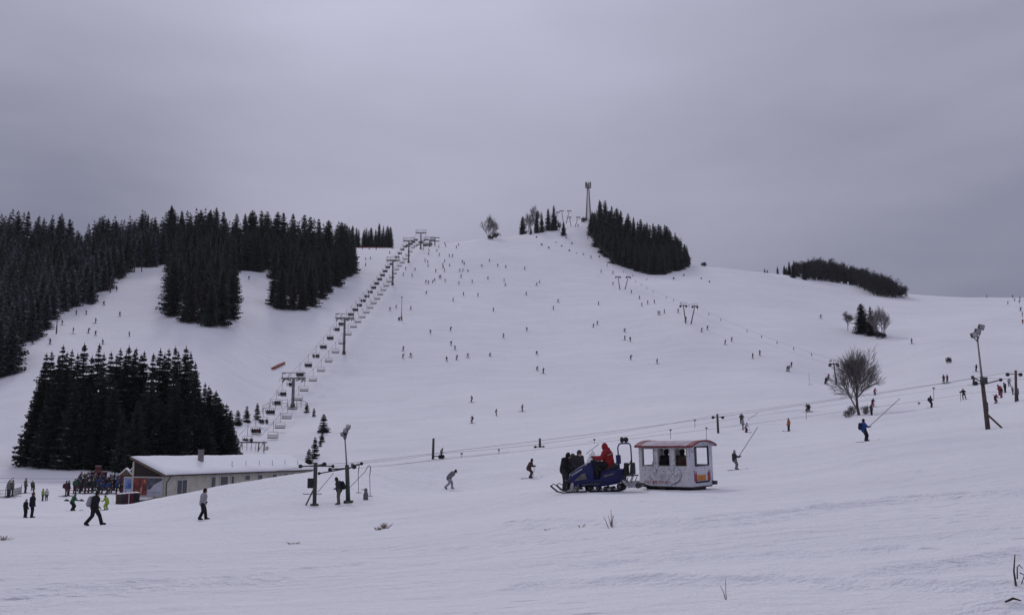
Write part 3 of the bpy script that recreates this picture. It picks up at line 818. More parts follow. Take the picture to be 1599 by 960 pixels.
# ------------------------------------------------------------------ people
def capsule(mb, p0, p1, r0, r1, n=10):
    p0, p1 = Vector(p0), Vector(p1)
    d = p1-p0; L = d.length
    u = d/L if L > 1e-5 else Vector((0, 0, 1))
    pts, rad = [], []
    for k in range(4):
        a = math.pi/2*(1-k/3.0)
        pts.append(p0 - u*r0*math.sin(a)); rad.append(max(r0*math.cos(a), 0.002))
    for k in range(4):
        a = math.pi/2*k/3.0
        pts.append(p1 + u*r1*math.sin(a)); rad.append(max(r1*math.cos(a), 0.002))
    mb.path(pts, rad, n)
def remesh(caps, voxel, name, smooth=2):
    """one continuous skin over a set of tapered limbs; faces take the slot of the limb they lie on"""
    mb = MB()
    for c in caps: capsule(mb, c[0], c[1], c[2], c[3])
    me = mb.mesh('tmp'); o = bpy.data.objects.new('tmp', me); COL.objects.link(o)
    m = o.modifiers.new('r', 'REMESH'); m.mode = 'VOXEL'; m.voxel_size = voxel; m.use_smooth_shade = True
    if smooth:
        s = o.modifiers.new('s', 'SMOOTH'); s.factor = 0.5; s.iterations = smooth
    dg = bpy.context.evaluated_depsgraph_get()
    out = bpy.data.meshes.new_from_object(o.evaluated_get(dg), depsgraph=dg)
    out.name = name
    bpy.data.objects.remove(o); bpy.data.meshes.remove(me)
    n = len(out.polygons)
    C = np.empty(n*3); out.polygons.foreach_get('center', C); C = C.reshape(-1, 3)
    best = np.full(n, 1e9); slot = np.zeros(n, int)
    for p0, p1, r0, r1, t in caps:
        a, b = np.array(p0), np.array(p1); d = b-a; L2 = max(d @ d, 1e-9)
        q = np.clip(((C-a) @ d)/L2, 0, 1)
        dist = np.linalg.norm(C-a-q[:, None]*d, axis=1) - (r0+(r1-r0)*q)
        m = dist < best; best[m] = dist[m]; slot[m] = t
    out.polygons.foreach_set('material_index', slot)
    out.polygons.foreach_set('use_smooth', np.ones(n, bool))
    return out
# slots: 0 jacket, 1 trousers, 2 skin, 3 hat, 4 boots and gloves, 5 skis
BASE = dict(pelvis=(0,0,.95), waist=(0,0,1.08), chest=(.01,0,1.30), neck=(.02,0,1.46), head=(.05,0,1.615),
            hipL=(0,.10,.92), hipR=(0,-.10,.92), kneeL=(.04,.11,.50), kneeR=(.04,-.11,.50), ankL=(0,.11,.09), ankR=(0,-.11,.09), toeL=(.17,.13,.05), toeR=(.17,-.13,.05),
            shL=(0,.185,1.39), shR=(0,-.185,1.39), elL=(-.03,.26,1.12), elR=(-.03,-.26,1.12), wrL=(.10,.25,.90), wrR=(.10,-.25,.90), haL=(.17,.24,.84), haR=(.17,-.24,.84))
def pose(**kw):
    d = dict(BASE); d.update(kw); return d
P = {
 'stand': pose(),
 'walk': pose(ankL=(.36,.09,.10), kneeL=(.24,.10,.50), toeL=(.52,.10,.10), ankR=(-.36,-.09,.13), kneeR=(-.06,-.10,.50), toeR=(-.22,-.10,.05), hipL=(.01,.1,.90), hipR=(-.01,-.1,.90),
              elL=(-.16,.25,1.15), wrL=(-.18,.24,.92), haL=(-.17,.24,.84), elR=(.06,-.25,1.13), wrR=(.22,-.22,.95), haR=(.29,-.2,.92), chest=(.05,0,1.30), neck=(.08,0,1.45), head=(.13,0,1.60)),
 'walk_in': pose(ankL=(.18,.09,.09), kneeL=(.13,.10,.49), toeL=(.34,.10,.06), ankR=(-.16,-.09,.11), kneeR=(.02,-.10,.50), toeR=(-.01,-.11,.05),
              elL=(-.05,.24,1.12), wrL=(.12,.2,1.0), haL=(.19,.15,.99), elR=(-.07,-.24,1.12), wrR=(.1,-.2,1.0), haR=(.17,-.15,.98), chest=(.03,0,1.30), neck=(.06,0,1.45), head=(.10,0,1.6)),
 'ski': pose(ankL=(-.02,.17,.12), ankR=(-.02,-.17,.12), kneeL=(.17,.16,.46), kneeR=(.17,-.16,.46), toeL=(.16,.17,.08), toeR=(.16,-.17,.08), hipL=(-.07,.11,.82), hipR=(-.07,-.11,.82),
             pelvis=(-.08,0,.85), waist=(-.03,0,.98), chest=(.10,0,1.18), neck=(.17,0,1.33), head=(.23,0,1.47), shL=(.11,.19,1.27), shR=(.11,-.19,1.27),
             elL=(.12,.34,1.04), elR=(.12,-.34,1.04), wrL=(.36,.34,.98), wrR=(.36,-.34,.98), haL=(.44,.33,.98), haR=(.44,-.33,.98)),
 'tuck': pose(ankL=(-.05,.20,.12), ankR=(-.05,-.20,.12), kneeL=(.20,.20,.44), kneeR=(.20,-.20,.44), toeL=(.13,.2,.08), toeR=(.13,-.2,.08), hipL=(-.20,.12,.66), hipR=(-.20,-.12,.66),
             pelvis=(-.22,0,.70), waist=(-.10,0,.82), chest=(.12,0,.98), neck=(.24,0,1.08), head=(.34,0,1.19), shL=(.16,.19,1.05), shR=(.16,-.19,1.05),
             elL=(.22,.36,.84), elR=(.22,-.36,.84), wrL=(.44,.32,.86), wrR=(.44,-.32,.86), haL=(.52,.3,.88), haR=(.52,-.3,.88)),
 'turn': pose(ankL=(0,.06,.12), ankR=(0,-.24,.13), kneeL=(.20,.05,.46), kneeR=(.16,-.24,.47), toeL=(.17,.06,.08), toeR=(.17,-.24,.09), hipL=(-.05,.16,.84), hipR=(-.05,-.06,.84),
             pelvis=(-.06,.06,.88), waist=(-.02,.1,1.0), chest=(.08,.14,1.20), neck=(.15,.14,1.35), head=(.2,.14,1.49), shL=(.09,.33,1.27), shR=(.09,-.05,1.31),
             elL=(.1,.5,1.06), elR=(.1,-.24,1.10), wrL=(.3,.56,.98), wrR=(.34,-.3,1.0), haL=(.38,.56,.98), haR=(.42,-.3,1.0)),
 'board': pose(ankL=(.26,0,.13), ankR=(-.26,0,.13), kneeL=(.24,.14,.46), kneeR=(-.22,.14,.46), toeL=(.28,.15,.09), toeR=(-.28,.15,.09), hipL=(.10,-.04,.80), hipR=(-.10,-.04,.80),
             pelvis=(0,-.06,.83), waist=(0,-.02,.97), chest=(.02,.08,1.17), neck=(.04,.12,1.32), head=(.07,.15,1.46), shL=(.20,.09,1.25), shR=(-.18,.09,1.25),
             elL=(.42,.14,1.06), elR=(-.40,.12,1.04), wrL=(.60,.22,1.02), wrR=(-.52,.22,.90), haL=(.68,.25,1.02), haR=(-.55,.27,.86)),
 'sit': pose(pelvis=(-.02,0,.10), waist=(-.05,0,.24), chest=(-.05,0,.46), neck=(-.02,0,.62), head=(.02,0,.77), hipL=(.02,.10,.10), hipR=(.02,-.10,.10), kneeL=(.44,.12,.13), kneeR=(.44,-.12,.13),
             ankL=(.46,.12,-.30), ankR=(.46,-.12,-.30), toeL=(.62,.13,-.35), toeR=(.62,-.13,-.35), shL=(-.04,.19,.55), shR=(-.04,-.19,.55), elL=(.02,.26,.30), elR=(.02,-.26,.30), wrL=(.25,.22,.26), wrR=(.25,-.22,.26), haL=(.33,.2,.27), haR=(.33,-.2,.27)),
 'drive': pose(pelvis=(-.02,0,.10), waist=(-.03,0,.26), chest=(.03,0,.50), neck=(.08,0,.66), head=(.13,0,.81), hipL=(.02,.13,.10), hipR=(.02,-.13,.10), kneeL=(.42,.24,.16), kneeR=(.42,-.24,.16),
             ankL=(.34,.27,-.34), ankR=(.34,-.27,-.34), toeL=(.52,.27,-.39), toeR=(.52,-.27,-.39), shL=(.04,.20,.58), shR=(.04,-.20,.58), elL=(.20,.33,.36), elR=(.20,-.33,.36), wrL=(.46,.33,.40), wrR=(.46,-.33,.40), haL=(.54,.32,.42), haR=(.54,-.32,.42)),
 'tbar': pose(ankL=(.06,.13,.12), ankR=(.02,-.13,.12), kneeL=(.16,.13,.48), kneeR=(.12,-.13,.48), toeL=(.24,.13,.08), toeR=(.2,-.13,.08), hipL=(-.04,.1,.88), hipR=(-.04,-.1,.88), pelvis=(-.05,0,.91), waist=(-.07,0,1.04),
             chest=(-.06,0,1.26), neck=(-.03,0,1.42), head=(.01,0,1.57), shL=(-.06,.19,1.35), shR=(-.06,-.19,1.35), elL=(.12,.20,1.14), elR=(.12,-.2,1.14), wrL=(.34,.1,1.12), wrR=(.34,-.08,1.08), haL=(.42,.07,1.14), haR=(.42,-.05,1.1)),
 'bend': pose(pelvis=(-.04,0,.86), waist=(.03,0,1.0), chest=(.22,0,1.16), neck=(.36,0,1.25), head=(.47,0,1.32), shL=(.25,.19,1.22), shR=(.25,-.19,1.22), elL=(.12,.27,.98), elR=(.10,-.27,.98), wrL=(-.06,.24,.84), wrR=(-.08,-.24,.86), haL=(-.13,.22,.8), haR=(-.14,-.22,.82),
              hipL=(-.03,.1,.84), hipR=(-.05,-.1,.84), ankL=(.20,.09,.09), kneeL=(.20,.10,.46), toeL=(.36,.10,.06), ankR=(-.34,-.09,.16), kneeR=(-.02,-.10,.47), toeR=(-.24,-.10,.05)),
 'lean': pose(chest=(.06,0,1.29), neck=(.12,0,1.44), head=(.20,0,1.56), elL=(.03,.25,1.12), elR=(.03,-.25,1.12), wrL=(.22,.17,1.0), wrR=(.22,-.17,1.0), haL=(.30,.12,.98), haR=(.30,-.12,.98)),
 'fallen': pose(pelvis=(0,0,.14), waist=(-.12,0,.24), chest=(-.22,0,.42), neck=(-.2,0,.56), head=(-.16,0,.7), hipL=(.05,.12,.14), hipR=(.05,-.12,.14), kneeL=(.4,.2,.36), kneeR=(.42,-.14,.32), ankL=(.66,.22,.1), ankR=(.7,-.16,.1), toeL=(.78,.24,.16), toeR=(.82,-.2,.16),
                shL=(-.22,.19,.5), shR=(-.22,-.19,.5), elL=(-.3,.34,.3), elR=(-.3,-.34,.3), wrL=(-.2,.4,.12), wrR=(-.2,-.4,.12), haL=(-.14,.42,.07), haR=(-.14,-.42,.07)),
}
def limbs(J, fat=1.0, skis=None, helmet=False, backpack=False):
    f = fat
    c = [(J['pelvis'], J['waist'], .155*f, .150*f, 1), (J['waist'], J['chest'], .155*f, .180*f, 0), (J['chest'], J['neck'], .165*f, .075*f, 0),
         (J['shL'], J['shR'], .095*f, .095*f, 0)]
    low = Vector(J['waist']).lerp(Vector(J['pelvis']), 0.75)
    c.append((J['waist'], low, .165*f, .175*f, 0))
    for s in 'LR':
        c += [(J['hip'+s], J['knee'+s], .115*f, .080*f, 1), (J['knee'+s], J['ank'+s], .080*f, .072*f, 1),
              (J['sh'+s], J['el'+s], .078*f, .062*f, 0), (J['el'+s], J['wr'+s], .062*f, .048*f, 0), (J['wr'+s], J['ha'+s], .045*f, .050*f, 4),
              (J['ank'+s], J['toe'+s], .075, .055, 4)]
    h = Vector(J['head']); n = Vector(J['neck'])
    c += [(n, h, .06, .07, 2), (h + Vector((.008, 0, -.035)), h + Vector((.0, 0, .03)), .088, .095, 2), (h + Vector((-.022, 0, .035)), h + Vector((-.012, 0, .065)), .112, .098, 3),
          (h + Vector((-.05, 0, -.03)), h + Vector((-.04, 0, .03)), .085, .09, 3)]
    if helmet: c.append((h + Vector((.07, .0, .07)), h + Vector((.09, 0, .065)), .05, .035, 3))
    if backpack:
        ch = Vector(J['chest']); w = Vector(J['waist'])
        c.append((ch + Vector((-.22, 0, .02)), w + Vector((-.24, 0, -.02)), .13, .15, 4))
    if skis == 'two':
        for s in 'LR':
            a = Vector(J['ank'+s])
            c.append((Vector((a.x-.72, a.y, .035)), Vector((a.x+.95, a.y, .045)), .045, .04, 5))
    elif skis == 'plough':
        for s, g in (('L', 1), ('R', -1)):
            a = Vector(J['ank'+s])
            c.append((Vector((a.x-.65, a.y+g*.25, .035)), Vector((a.x+.85, a.y-g*.10, .045)), .045, .04, 5))
    elif skis == 'board':
        c.append((Vector((-.74, .02, .04)), Vector((.74, .02, .04)), .07, .07, 5))
    elif skis == 'hang':
        for s in 'LR':
            a = Vector(J['ank'+s])
            c.append((Vector((a.x-.55, a.y, a.z-.09)), Vector((a.x+.95, a.y, a.z-.05)), .045, .04, 5))
    return c
def col(name, c): 
    M[name] = mat(name, c, 0.75, noise=(6.0, tuple(k*0.7 for k in c), 0.4, 0.7), spec=0.2)
for n_, c_ in (('cloth_black', (.014,.014,.017)), ('cloth_charcoal', (.035,.035,.042)), ('cloth_navy', (.018,.024,.06)), ('cloth_blue', (.02,.07,.23)), ('cloth_sky', (.10,.22,.36)), ('cloth_red', (.27,.018,.024)),
               ('cloth_wine', (.09,.015,.03)), ('cloth_orange', (.42,.11,.035)), ('cloth_lime', (.26,.36,.05)), ('cloth_green', (.03,.10,.05)), ('cloth_white', (.48,.48,.50)), ('cloth_grey', (.16,.16,.175)),
               ('cloth_light_grey', (.30,.30,.34)), ('cloth_pink', (.34,.07,.15)), ('cloth_brown', (.07,.045,.035)), ('cloth_purple', (.08,.03,.12)), ('cloth_teal', (.02,.11,.12)), ('cloth_khaki', (.13,.11,.085))):
    col(n_, c_)
M['skin'] = mat('skin', (.46,.27,.20), 0.6)
M['hair'] = mat('dark_hair', (.025,.018,.014), 0.7)
M['boot'] = mat('boot_black', (.016,.016,.018), 0.6)
M['ski'] = mat('ski_dark', (.05,.045,.055), 0.4)
far_mesh = {}
def far(kind, skis, backpack=False):
    key = (kind, skis, backpack)
    if key not in far_mesh:
        me = remesh(limbs(P[kind], 1.06, skis, False, backpack), 0.055, 'figure_%s' % kind, 1)
        for k in range(6): me.materials.append(M['boot'])
        far_mesh[key] = me
    return far_mesh[key]
def dress(o, jacket, trousers, hat='cloth_black', ski='ski'):
    for i, m in enumerate((jacket, trousers, 'skin', hat, 'boot', ski)):
        o.material_slots[i].link = 'OBJECT'; o.material_slots[i].material = M[m]
def far_person(p, kind, skis, jacket, trousers, face, scale=1.0, hat='cloth_black', tilt=0.0, backpack=False):
    o = link('person', far(kind, skis, backpack))
    dress(o, jacket, trousers, hat)
    o.location = p
    n = normal(p.x, p.y, 2.5)
    up = Vector((0, 0, 1)).lerp(n, tilt).normalized()
    f = Vector((math.cos(face), math.sin(face), 0)); f = (f - up*f.dot(up)).normalized(); s = up.cross(f)
    m = Matrix((f, s, up)).transposed()
    o.rotation_euler = m.to_euler()
    o.scale = (scale,)*3
    return o
people = []      # (object, px, py, descriptor) still waiting for a label

LAND = [((457,612),'the lowest full chairlift tower'),((537,520),'the second chairlift tower'),((613,424),'the third chairlift tower'),((638,392),'the fourth chairlift tower'),((660,374),'the chairlift top'),
        ((627,484),'the thin orange-footed pole'),((764,356),'the lone skyline tree'),((855,346),'the hilltop spruce clump'),((1000,385),'the hilltop wood'),((893,345),'the topmost V posts'),((972,442),'the upper V posts'),
        ((1076,490),'the middle V posts'),((1314,584),'the lowest V posts'),((1342,610),'the big bare tree'),((1350,500),'the small tree clump'),((1482,565),'the lone slope bush'),((1120,660),'the T-topped drag lift pole'),
        ((940,735),'the snowmobile'),((1540,600),'the tall floodlight pole'),((1586,595),'the far drag lift pole'),((677,700),'the plain dark post'),((843,690),'the short crossed post'),((543,720),'the small floodlight pole'),
        ((160,640),'the spruce grove'),((88,500),'the left piste lamp post'),((173,440),'the upper left piste post'),((310,420),'the middle forest'),((580,370),'the stand by the chairlift top'),((800,480),'the middle of the broad slope'),((780,590),'the bare lower slope')]
def label_people(lst, noun='skier'):
    by = {}
    for o, px, py, d in lst:
        (lx, ly), nm = min(LAND, key=lambda L: math.hypot(L[0][0]-px, L[0][1]-py))
        dx, dy = px-lx, py-ly
        if abs(dy) < 0.45*abs(dx): w = 'right of' if dx > 0 else 'left of'
        elif abs(dx) < 0.45*abs(dy): w = 'below' if dy > 0 else 'above'
        else: w = ('below' if dy > 0 else 'above') + ' and ' + ('right' if dx > 0 else 'left') + ' of'
        by.setdefault((nm, w), []).append((math.hypot(dx, dy), o, d))
    for (nm, w), v in by.items():
        v.sort(key=lambda q: q[0])
        for k, (_, o, d) in enumerate(v):
            o['label'] = ('%s, %s %s %s' % (d, ORD[k], w, nm)) if len(v) > 1 else '%s alone %s %s' % (d, w, nm)
            o['category'] = 'person'
            o['group'] = 'skiers scattered over the slopes'

# -- skiers on the broad slope: photo pixels of their skis
def zone(x0, y0, s, lst): return [(x0 + a/s, y0 + b/s) for a, b in lst]
spots = []
spots += zone(600, 370, 5.33, [(178,275),(256,280),(157,322),(232,330),(340,207),(361,217),(365,248),(370,152),(373,120),(438,122),(457,158),(503,210),(488,240),(490,258),(545,245),(503,288),(428,292),(460,345),(471,340),
    (345,385),(368,390),(403,385),(419,372),(508,373),(542,165),(567,168),(650,218),(666,232),(628,288),(654,287),(640,338),(620,392),(733,380),(811,247),(875,207),(945,248),(1010,258),(1168,272),
    (862,355),(998,372),(1007,410),(1268,405),(1291,385),(349,478),(659,488),(572,535),(780,495),(908,620),(1181,482),(1447,545),(1407,605),(46,612),(99,592),(222,605),(385,805),(552,782),
    (993,838),(1187,782),(160,947),(556,903),(590,938),(505,65),(513,82),(455,92),(600,95),(619,75),(328,108)])
spots += zone(600, 540, 5.33, [(155,103),(221,95),(520,128),(605,115),(695,98),(879,87),(1270,75),(1273,205),(1323,228),(731,467),(931,580),(1147,545),(733,642)])
spots += zone(880, 400, 5.33, [(228,18),(312,138),(410,148),(411,243),(292,407),(633,358),(653,417),(702,400),(757,393),(565,310),(790,488),(804,488),(841,475),(955,472),(1020,540),(250,592),(281,570),(509,630),(509,698),
    (556,710),(560,862),(778,895),(1148,630),(1195,612),(1346,735),(1400,710)])
spots += zone(1080, 480, 4.8, [(966,83),(459,383),(512,362),(716,480),(729,478),(747,450),(1002,575),(1012,572),(1024,545),(875,783)])
spots += zone(1400, 480, 4.364, [(107,248),(325,520),(349,515),(545,438),(528,530),(464,627),(846,22),(857,62),(860,112)])
spots += zone(0, 300, 4.0, [(745,548),(671,615),(729,617),(611,665),(648,705),(475,765),(539,765),(598,818),(748,775),(389,830),(456,883),(551,880),(595,895),(807,900),(642,950),(313,950),(203,950)])
spots += zone(380, 340, 6.0, [(1037,300),(1117,298),(1180,298),(1245,302),(1397,292),(1371,340),(1037,355),(1147,398),(1192,388),(1143,452),(50,580)])
spots += zone(680, 280, 3.807, [(905,355),(968,437),(848,282)])
spots += zone(1540, 440, 9.6, [(8,240),(397,240),(505,265),(498,318),(425,290),(323,340),(515,435)])
COLORS = {'red': 'cloth_red', 'orange': 'cloth_orange', 'blue': 'cloth_blue', 'grey': 'cloth_grey'}
special = {(730,558): 'red', (1143,533): 'red'}
rp = random.Random(11)
for k, (px, py) in enumerate(spots):
    p = hit(px, py, 120)
    pal = rp.choice(['dark']*8 + ['grey', 'blue', 'red'])
    for (sx, sy), c in special.items():
        if math.hypot(px-sx, py-sy) < 7: pal = c
    jk = {'dark': rp.choice(['cloth_black', 'cloth_charcoal', 'cloth_navy', 'cloth_charcoal', 'cloth_brown', 'cloth_black'])}.get(pal) or COLORS[pal]
    onlift = px > 1085 and 530 < py < 605 or (910 < px < 1085 and py < 500)
    kind, sk = ('tbar', 'two') if onlift else rp.choice([('ski', 'two'), ('ski', 'plough'), ('tuck', 'two'), ('turn', 'two'), ('turn', 'plough'), ('board', 'board'), ('stand', 'two')])
    face = math.radians(rp.uniform(95, 150)) if onlift else -math.pi/2 + rp.choice([-1, 1])*rp.uniform(0.1, 1.35)
    if py < 392 and px < 700: kind, sk = rp.choice([('stand', 'two'), ('ski', 'two')])
    o = far_person(p, kind, sk, jk, rp.choice(['cloth_black', 'cloth_charcoal', 'cloth_black', 'cloth_navy']), face, rp.uniform(0.98, 1.12), rp.choice(['cloth_black', 'cloth_charcoal', 'cloth_navy']), 0.6)
    word = {'dark': 'dark-clad', 'grey': 'grey-jacketed', 'blue': 'blue-jacketed', 'red': 'red-jacketed', 'orange': 'orange-jacketed'}[pal]
    people.append((o, px, py, 'tiny %s %s' % (word, 'snowboarder' if sk == 'board' else 'skier')))
o = far_person(hit(730.8, 423.5, 120), 'fallen', None, 'cloth_black', 'cloth_black', 1.0, 1.1)
people.append((o, 730.8, 423.5, 'dark skier sitting in snow'))
label_people(people)

# ------------------------------------------------------------------ nearer people, each built for itself
def near_person(label, p, kind, face, jacket, trousers, hat='cloth_black', height=1.75, group=None, skis=False, backpack=None, hood=False, mods=None, poles=False, sticks=None, gloves='boot', cat='person', fat=1.1, voxel=0.030, tilt=0.0):
    J = dict(P[kind])
    if mods: J.update(mods)
    root = thing('person', label, cat, p - Vector((0, 0, .03)), face, group)
    k = height/1.75
    root.scale = (k, k, k)
    if tilt:
        n = normal(p.x, p.y, 2.0); up = Vector((0, 0, 1)).lerp(n, tilt).normalized()
        f = Vector((math.cos(face), math.sin(face), 0)); f = (f - up*f.dot(up)).normalized()
        root.rotation_euler = Matrix((f, up.cross(f), up)).transposed().to_euler()
    skin = [(a, b, max(r0*0.86, .03), max(r1*0.86, .03), t) for a, b, r0, r1, t in limbs(J, fat*0.92)]
    h = Vector(J['head'])
    skin += [(h + Vector((.085, 0, -.01)), h + Vector((.112, 0, -.03)), .012, .018, 2), (h + Vector((-.005, .088, -.012)), h + Vector((-.01, .098, .014)), .018, .016, 2), (h + Vector((-.005, -.088, -.012)), h + Vector((-.01, -.098, .014)), .018, .016, 2),
             (h + Vector((.05, 0, -.085)), h + Vector((.065, 0, -.08)), .045, .04, 2)]
    skin = [c for c in skin if c[4] != 3]
    for s in 'LR':       # mittened hand: fingers together, thumb apart
        ha, wr = Vector(J['ha'+s]), Vector(J['wr'+s]); d = (ha-wr).normalized()
        side = Vector((0, 0, 1)).cross(d).normalized() * (1 if s == 'R' else -1)
        skin.append((ha, ha + d*.05 + Vector((0, 0, -.015)), .042, .032, 4)); skin.append((wr + d*.03 + side*.03, wr + d*.075 + side*.055, .02, .016, 4))
    body = remesh(skin, voxel, 'body', 1)
    for m in (jacket, trousers, 'skin', hat, gloves, 'ski'): body.materials.append(M[m])
    link('body', body, root)
    # eyes
    for g in (1, -1):
        e = MB(); capsule(e, h + Vector((.083, g*.034, .012)), h + Vector((.090, g*.034, .012)), .012, .011, 6); e.build('eye', M['black'], root)
    # clothing: jacket with a hem, trousers, boots, hat
    w, pv = Vector(J['waist']), Vector(J['pelvis'])
    jc = [c for c in limbs(J, fat) if c[4] == 0]
    hem = w.lerp(pv, 1.25)
    jc.append((w, hem, .17*fat, .185*fat, 0)); jc.append((Vector(J['chest']), Vector(J['neck'])*.9 + Vector(J['chest'])*.1, .13*fat, .088*fat, 0))
    if hood: jc.append((Vector(J['neck']) + Vector((-.08, 0, .0)), Vector(J['neck']) + Vector((-.10, 0, .05)), .09, .08, 0))
    jm = remesh([(a, b, r0+.012, r1+.012, t) for a, b, r0, r1, t in jc], voxel, 'jacket', 1); jm.materials.append(M[jacket]); link('jacket', jm, root)
    tr = [(a, b, r0+.006, r1+.012, 0) for a, b, r0, r1, t in limbs(J, fat) if t == 1]
    tm = remesh(tr, voxel, 'trousers', 1); tm.materials.append(M[trousers]); link('trousers', tm, root)
    for s in 'LR':
        a, t = Vector(J['ank'+s]), Vector(J['toe'+s])
        kd = (Vector(J['knee'+s]) - a).normalized()
        bm_ = remesh([(a, a + kd*.16, .078, .082, 0), (a, t, .075, .06, 0), (a - (t-a)*.25, a, .06, .07, 0)], voxel, 'boot', 1); bm_.materials.append(M['boot']); link('boot', bm_, root)
    hm = remesh([(h + Vector((-.022, 0, .035)), h + Vector((-.012, 0, .065)), .120, .106, 0), (h + Vector((-.05, 0, -.03)), h + Vector((-.04, 0, .03)), .092, .098, 0)] +
                ([(h + Vector((-.05, 0, -.06)), h + Vector((-.01, 0, .02)), .12, .125, 0)] if hood else []), voxel, 'hat', 1)
    hm.materials.append(M[hat]); link('hat', hm, root)
    if backpack:
        ch = Vector(J['chest'])
        bp = remesh([(ch + Vector((-.25, .0, .05)), w + Vector((-.27, .0, .0)), .14, .16, 0), (ch + Vector((-.25, .07, .05)), w + Vector((-.27, .07, .0)), .1, .12, 0), (ch + Vector((-.25, -.07, .05)), w + Vector((-.27, -.07, .0)), .1, .12, 0)], voxel, 'backpack', 1)
        bp.materials.append(M[backpack]); link('backpack', bp, root)
    if skis:
        for s in 'LR':
            a = Vector(J['ank'+s]); sk = MB()
            pts = [Vector((a.x-.75, a.y, .02)), Vector((a.x+.75, a.y, .02)), Vector((a.x+.90, a.y, .05)), Vector((a.x+1.0, a.y, .13))]
            for q0, q1 in zip(pts, pts[1:]):
                m_ = (q0+q1)/2; d_ = q1-q0
                sk.box(m_, (d_.length+.01, .085, .022), 0, (0, -math.atan2(d_.z, d_.x), 0))
            sk.build('ski', M['ski'], root)
    if poles:
        for s in 'LR':
            ha = Vector(J['ha'+s]); pl = MB()
            pl.tube(ha + Vector((.02, 0, .12)), ha + Vector((-.25, (.1 if s == 'L' else -.1), -ha.z + .03)), .012, .010, 6)
            pl.build('ski_pole', M['black'], root)
    return root

# ------------------------------------------------------------------ the chairlift
TB = [hit(457, 636, 200), hit(537, 553, 200), hit(613, 445, 200), hit(638, 410, 200), hit(657, 389, 200), hit(671, 385, 200)]
TTOP = [581, 489, 401, 371, 360, 371]
TH = []
for b, t in zip(TB, TTOP):
    TH.append(hgt(b, t))
stn = ground(393, 200)
stn.z = at(393, 703, 200).z
line_dir = Vector((TB[4].x-stn.x, TB[4].y-stn.y, 0)).normalized()
side_dir = Vector((line_dir.y, -line_dir.x, 0))          # to the right when looking uphill
ROPE = 2.45
yaw = math.atan2(line_dir.y, line_dir.x)
names = ['lowest', 'second', 'third', 'fourth', 'fifth', 'topmost']
for k, (b, h) in enumerate(zip(TB, TH)):
    root = thing('chairlift_tower', '%s grey chairlift tower with crossarm and sheaves, counted up the slope' % names[k], 'lift tower', b - Vector((0, 0, .3)), yaw, 'towers of the chairlift')
    ha = h - 1.6 if k < 4 else h - 1.2
    m = MB(); m.path([(0, 0, -0.4), (0, 0, ha*.5), (0, 0, ha+.3)], [.46, .40, .34], 12); m.build('mast', M['galv'], root)
    m = MB(); m.path([(0, 0, -0.5), (0, 0, 1.2), (0, 0, 1.25)], [.62, .60, .50], 12); m.build('footing', M['rust'], root)
    m = MB(); m.box((0, 0, ha+.3), (.45, 6.3, .42)); m.box((0, 1.6, ha), (.3, 2.2, .3), 0, (R(18), 0, 0)); m.box((0, -1.6, ha), (.3, 2.2, .3), 0, (R(-18), 0, 0)); m.build('crossarm', M['galv'], root)
    m = MB()
    for g in (-1, 1):
        m.tube((0, g*2.9, ha+.45), (0, g*2.95, ha+1.75), .09, .08, 6); m.tube((0, g*1.4, ha+.45), (0, g*1.1, ha+1.7), .06, .06, 6)
    m.box((0, 0, ha+1.75), (.18, 6.4, .16)); m.box((0, 2.4, ha+1.6), (.1, .7, .3)); m.box((0, -2.4, ha+1.6), (.1, .7, .3))
    m.build('lifting_frame', M['galv'], root)
    sl = (TB[min(k+1, 5)].z+TH[min(k+1, 5)] - (TB[k-1].z+TH[k-1] if k else stn.z+3))
    sd = math.hypot(TB[min(k+1, 5)].x-(TB[k-1].x if k else stn.x), TB[min(k+1, 5)].y-(TB[k-1].y if k else stn.y))
    pit = math.atan2(sl, sd)
    for g in (-1, 1):
        m = MB(); m.box((0, g*ROPE, ha+.12), (3.6, .16, .26), 0, (0, -pit, 0))
        for q in range(6):
            u = -1.5+q*.6; m.tube((u*math.cos(pit), g*ROPE-.12, ha-.12+u*math.sin(pit)), (u*math.cos(pit), g*ROPE+.12, ha-.12+u*math.sin(pit)), .24, .24, 10)
        m.build('sheave_train', M['steel_dark'], root)
        m = MB(); m.box((0, g*(ROPE+.75), ha-.1), (3.2, .5, .06), 0, (0, -pit, 0)); m.tube((-1.4, g*(ROPE+1), ha-.1-1.4*math.sin(pit)), (1.4, g*(ROPE+1), ha+.75+1.4*math.sin(pit)), .03, .03, 5); m.build('catwalk', M['galv'], root)
    m = MB()
    for g in (-.16, .16): m.tube((-.5, g, .3), (-.42, g, ha), .03, .03, 5)
    for q in range(int(ha/.45)): m.tube((-.49+.07*q*.45/ha, -.16, .4+q*.45), (-.49+.07*q*.45/ha, .16, .4+q*.45), .02, .02, 4)
    m.build('ladder', M['galv'], root)
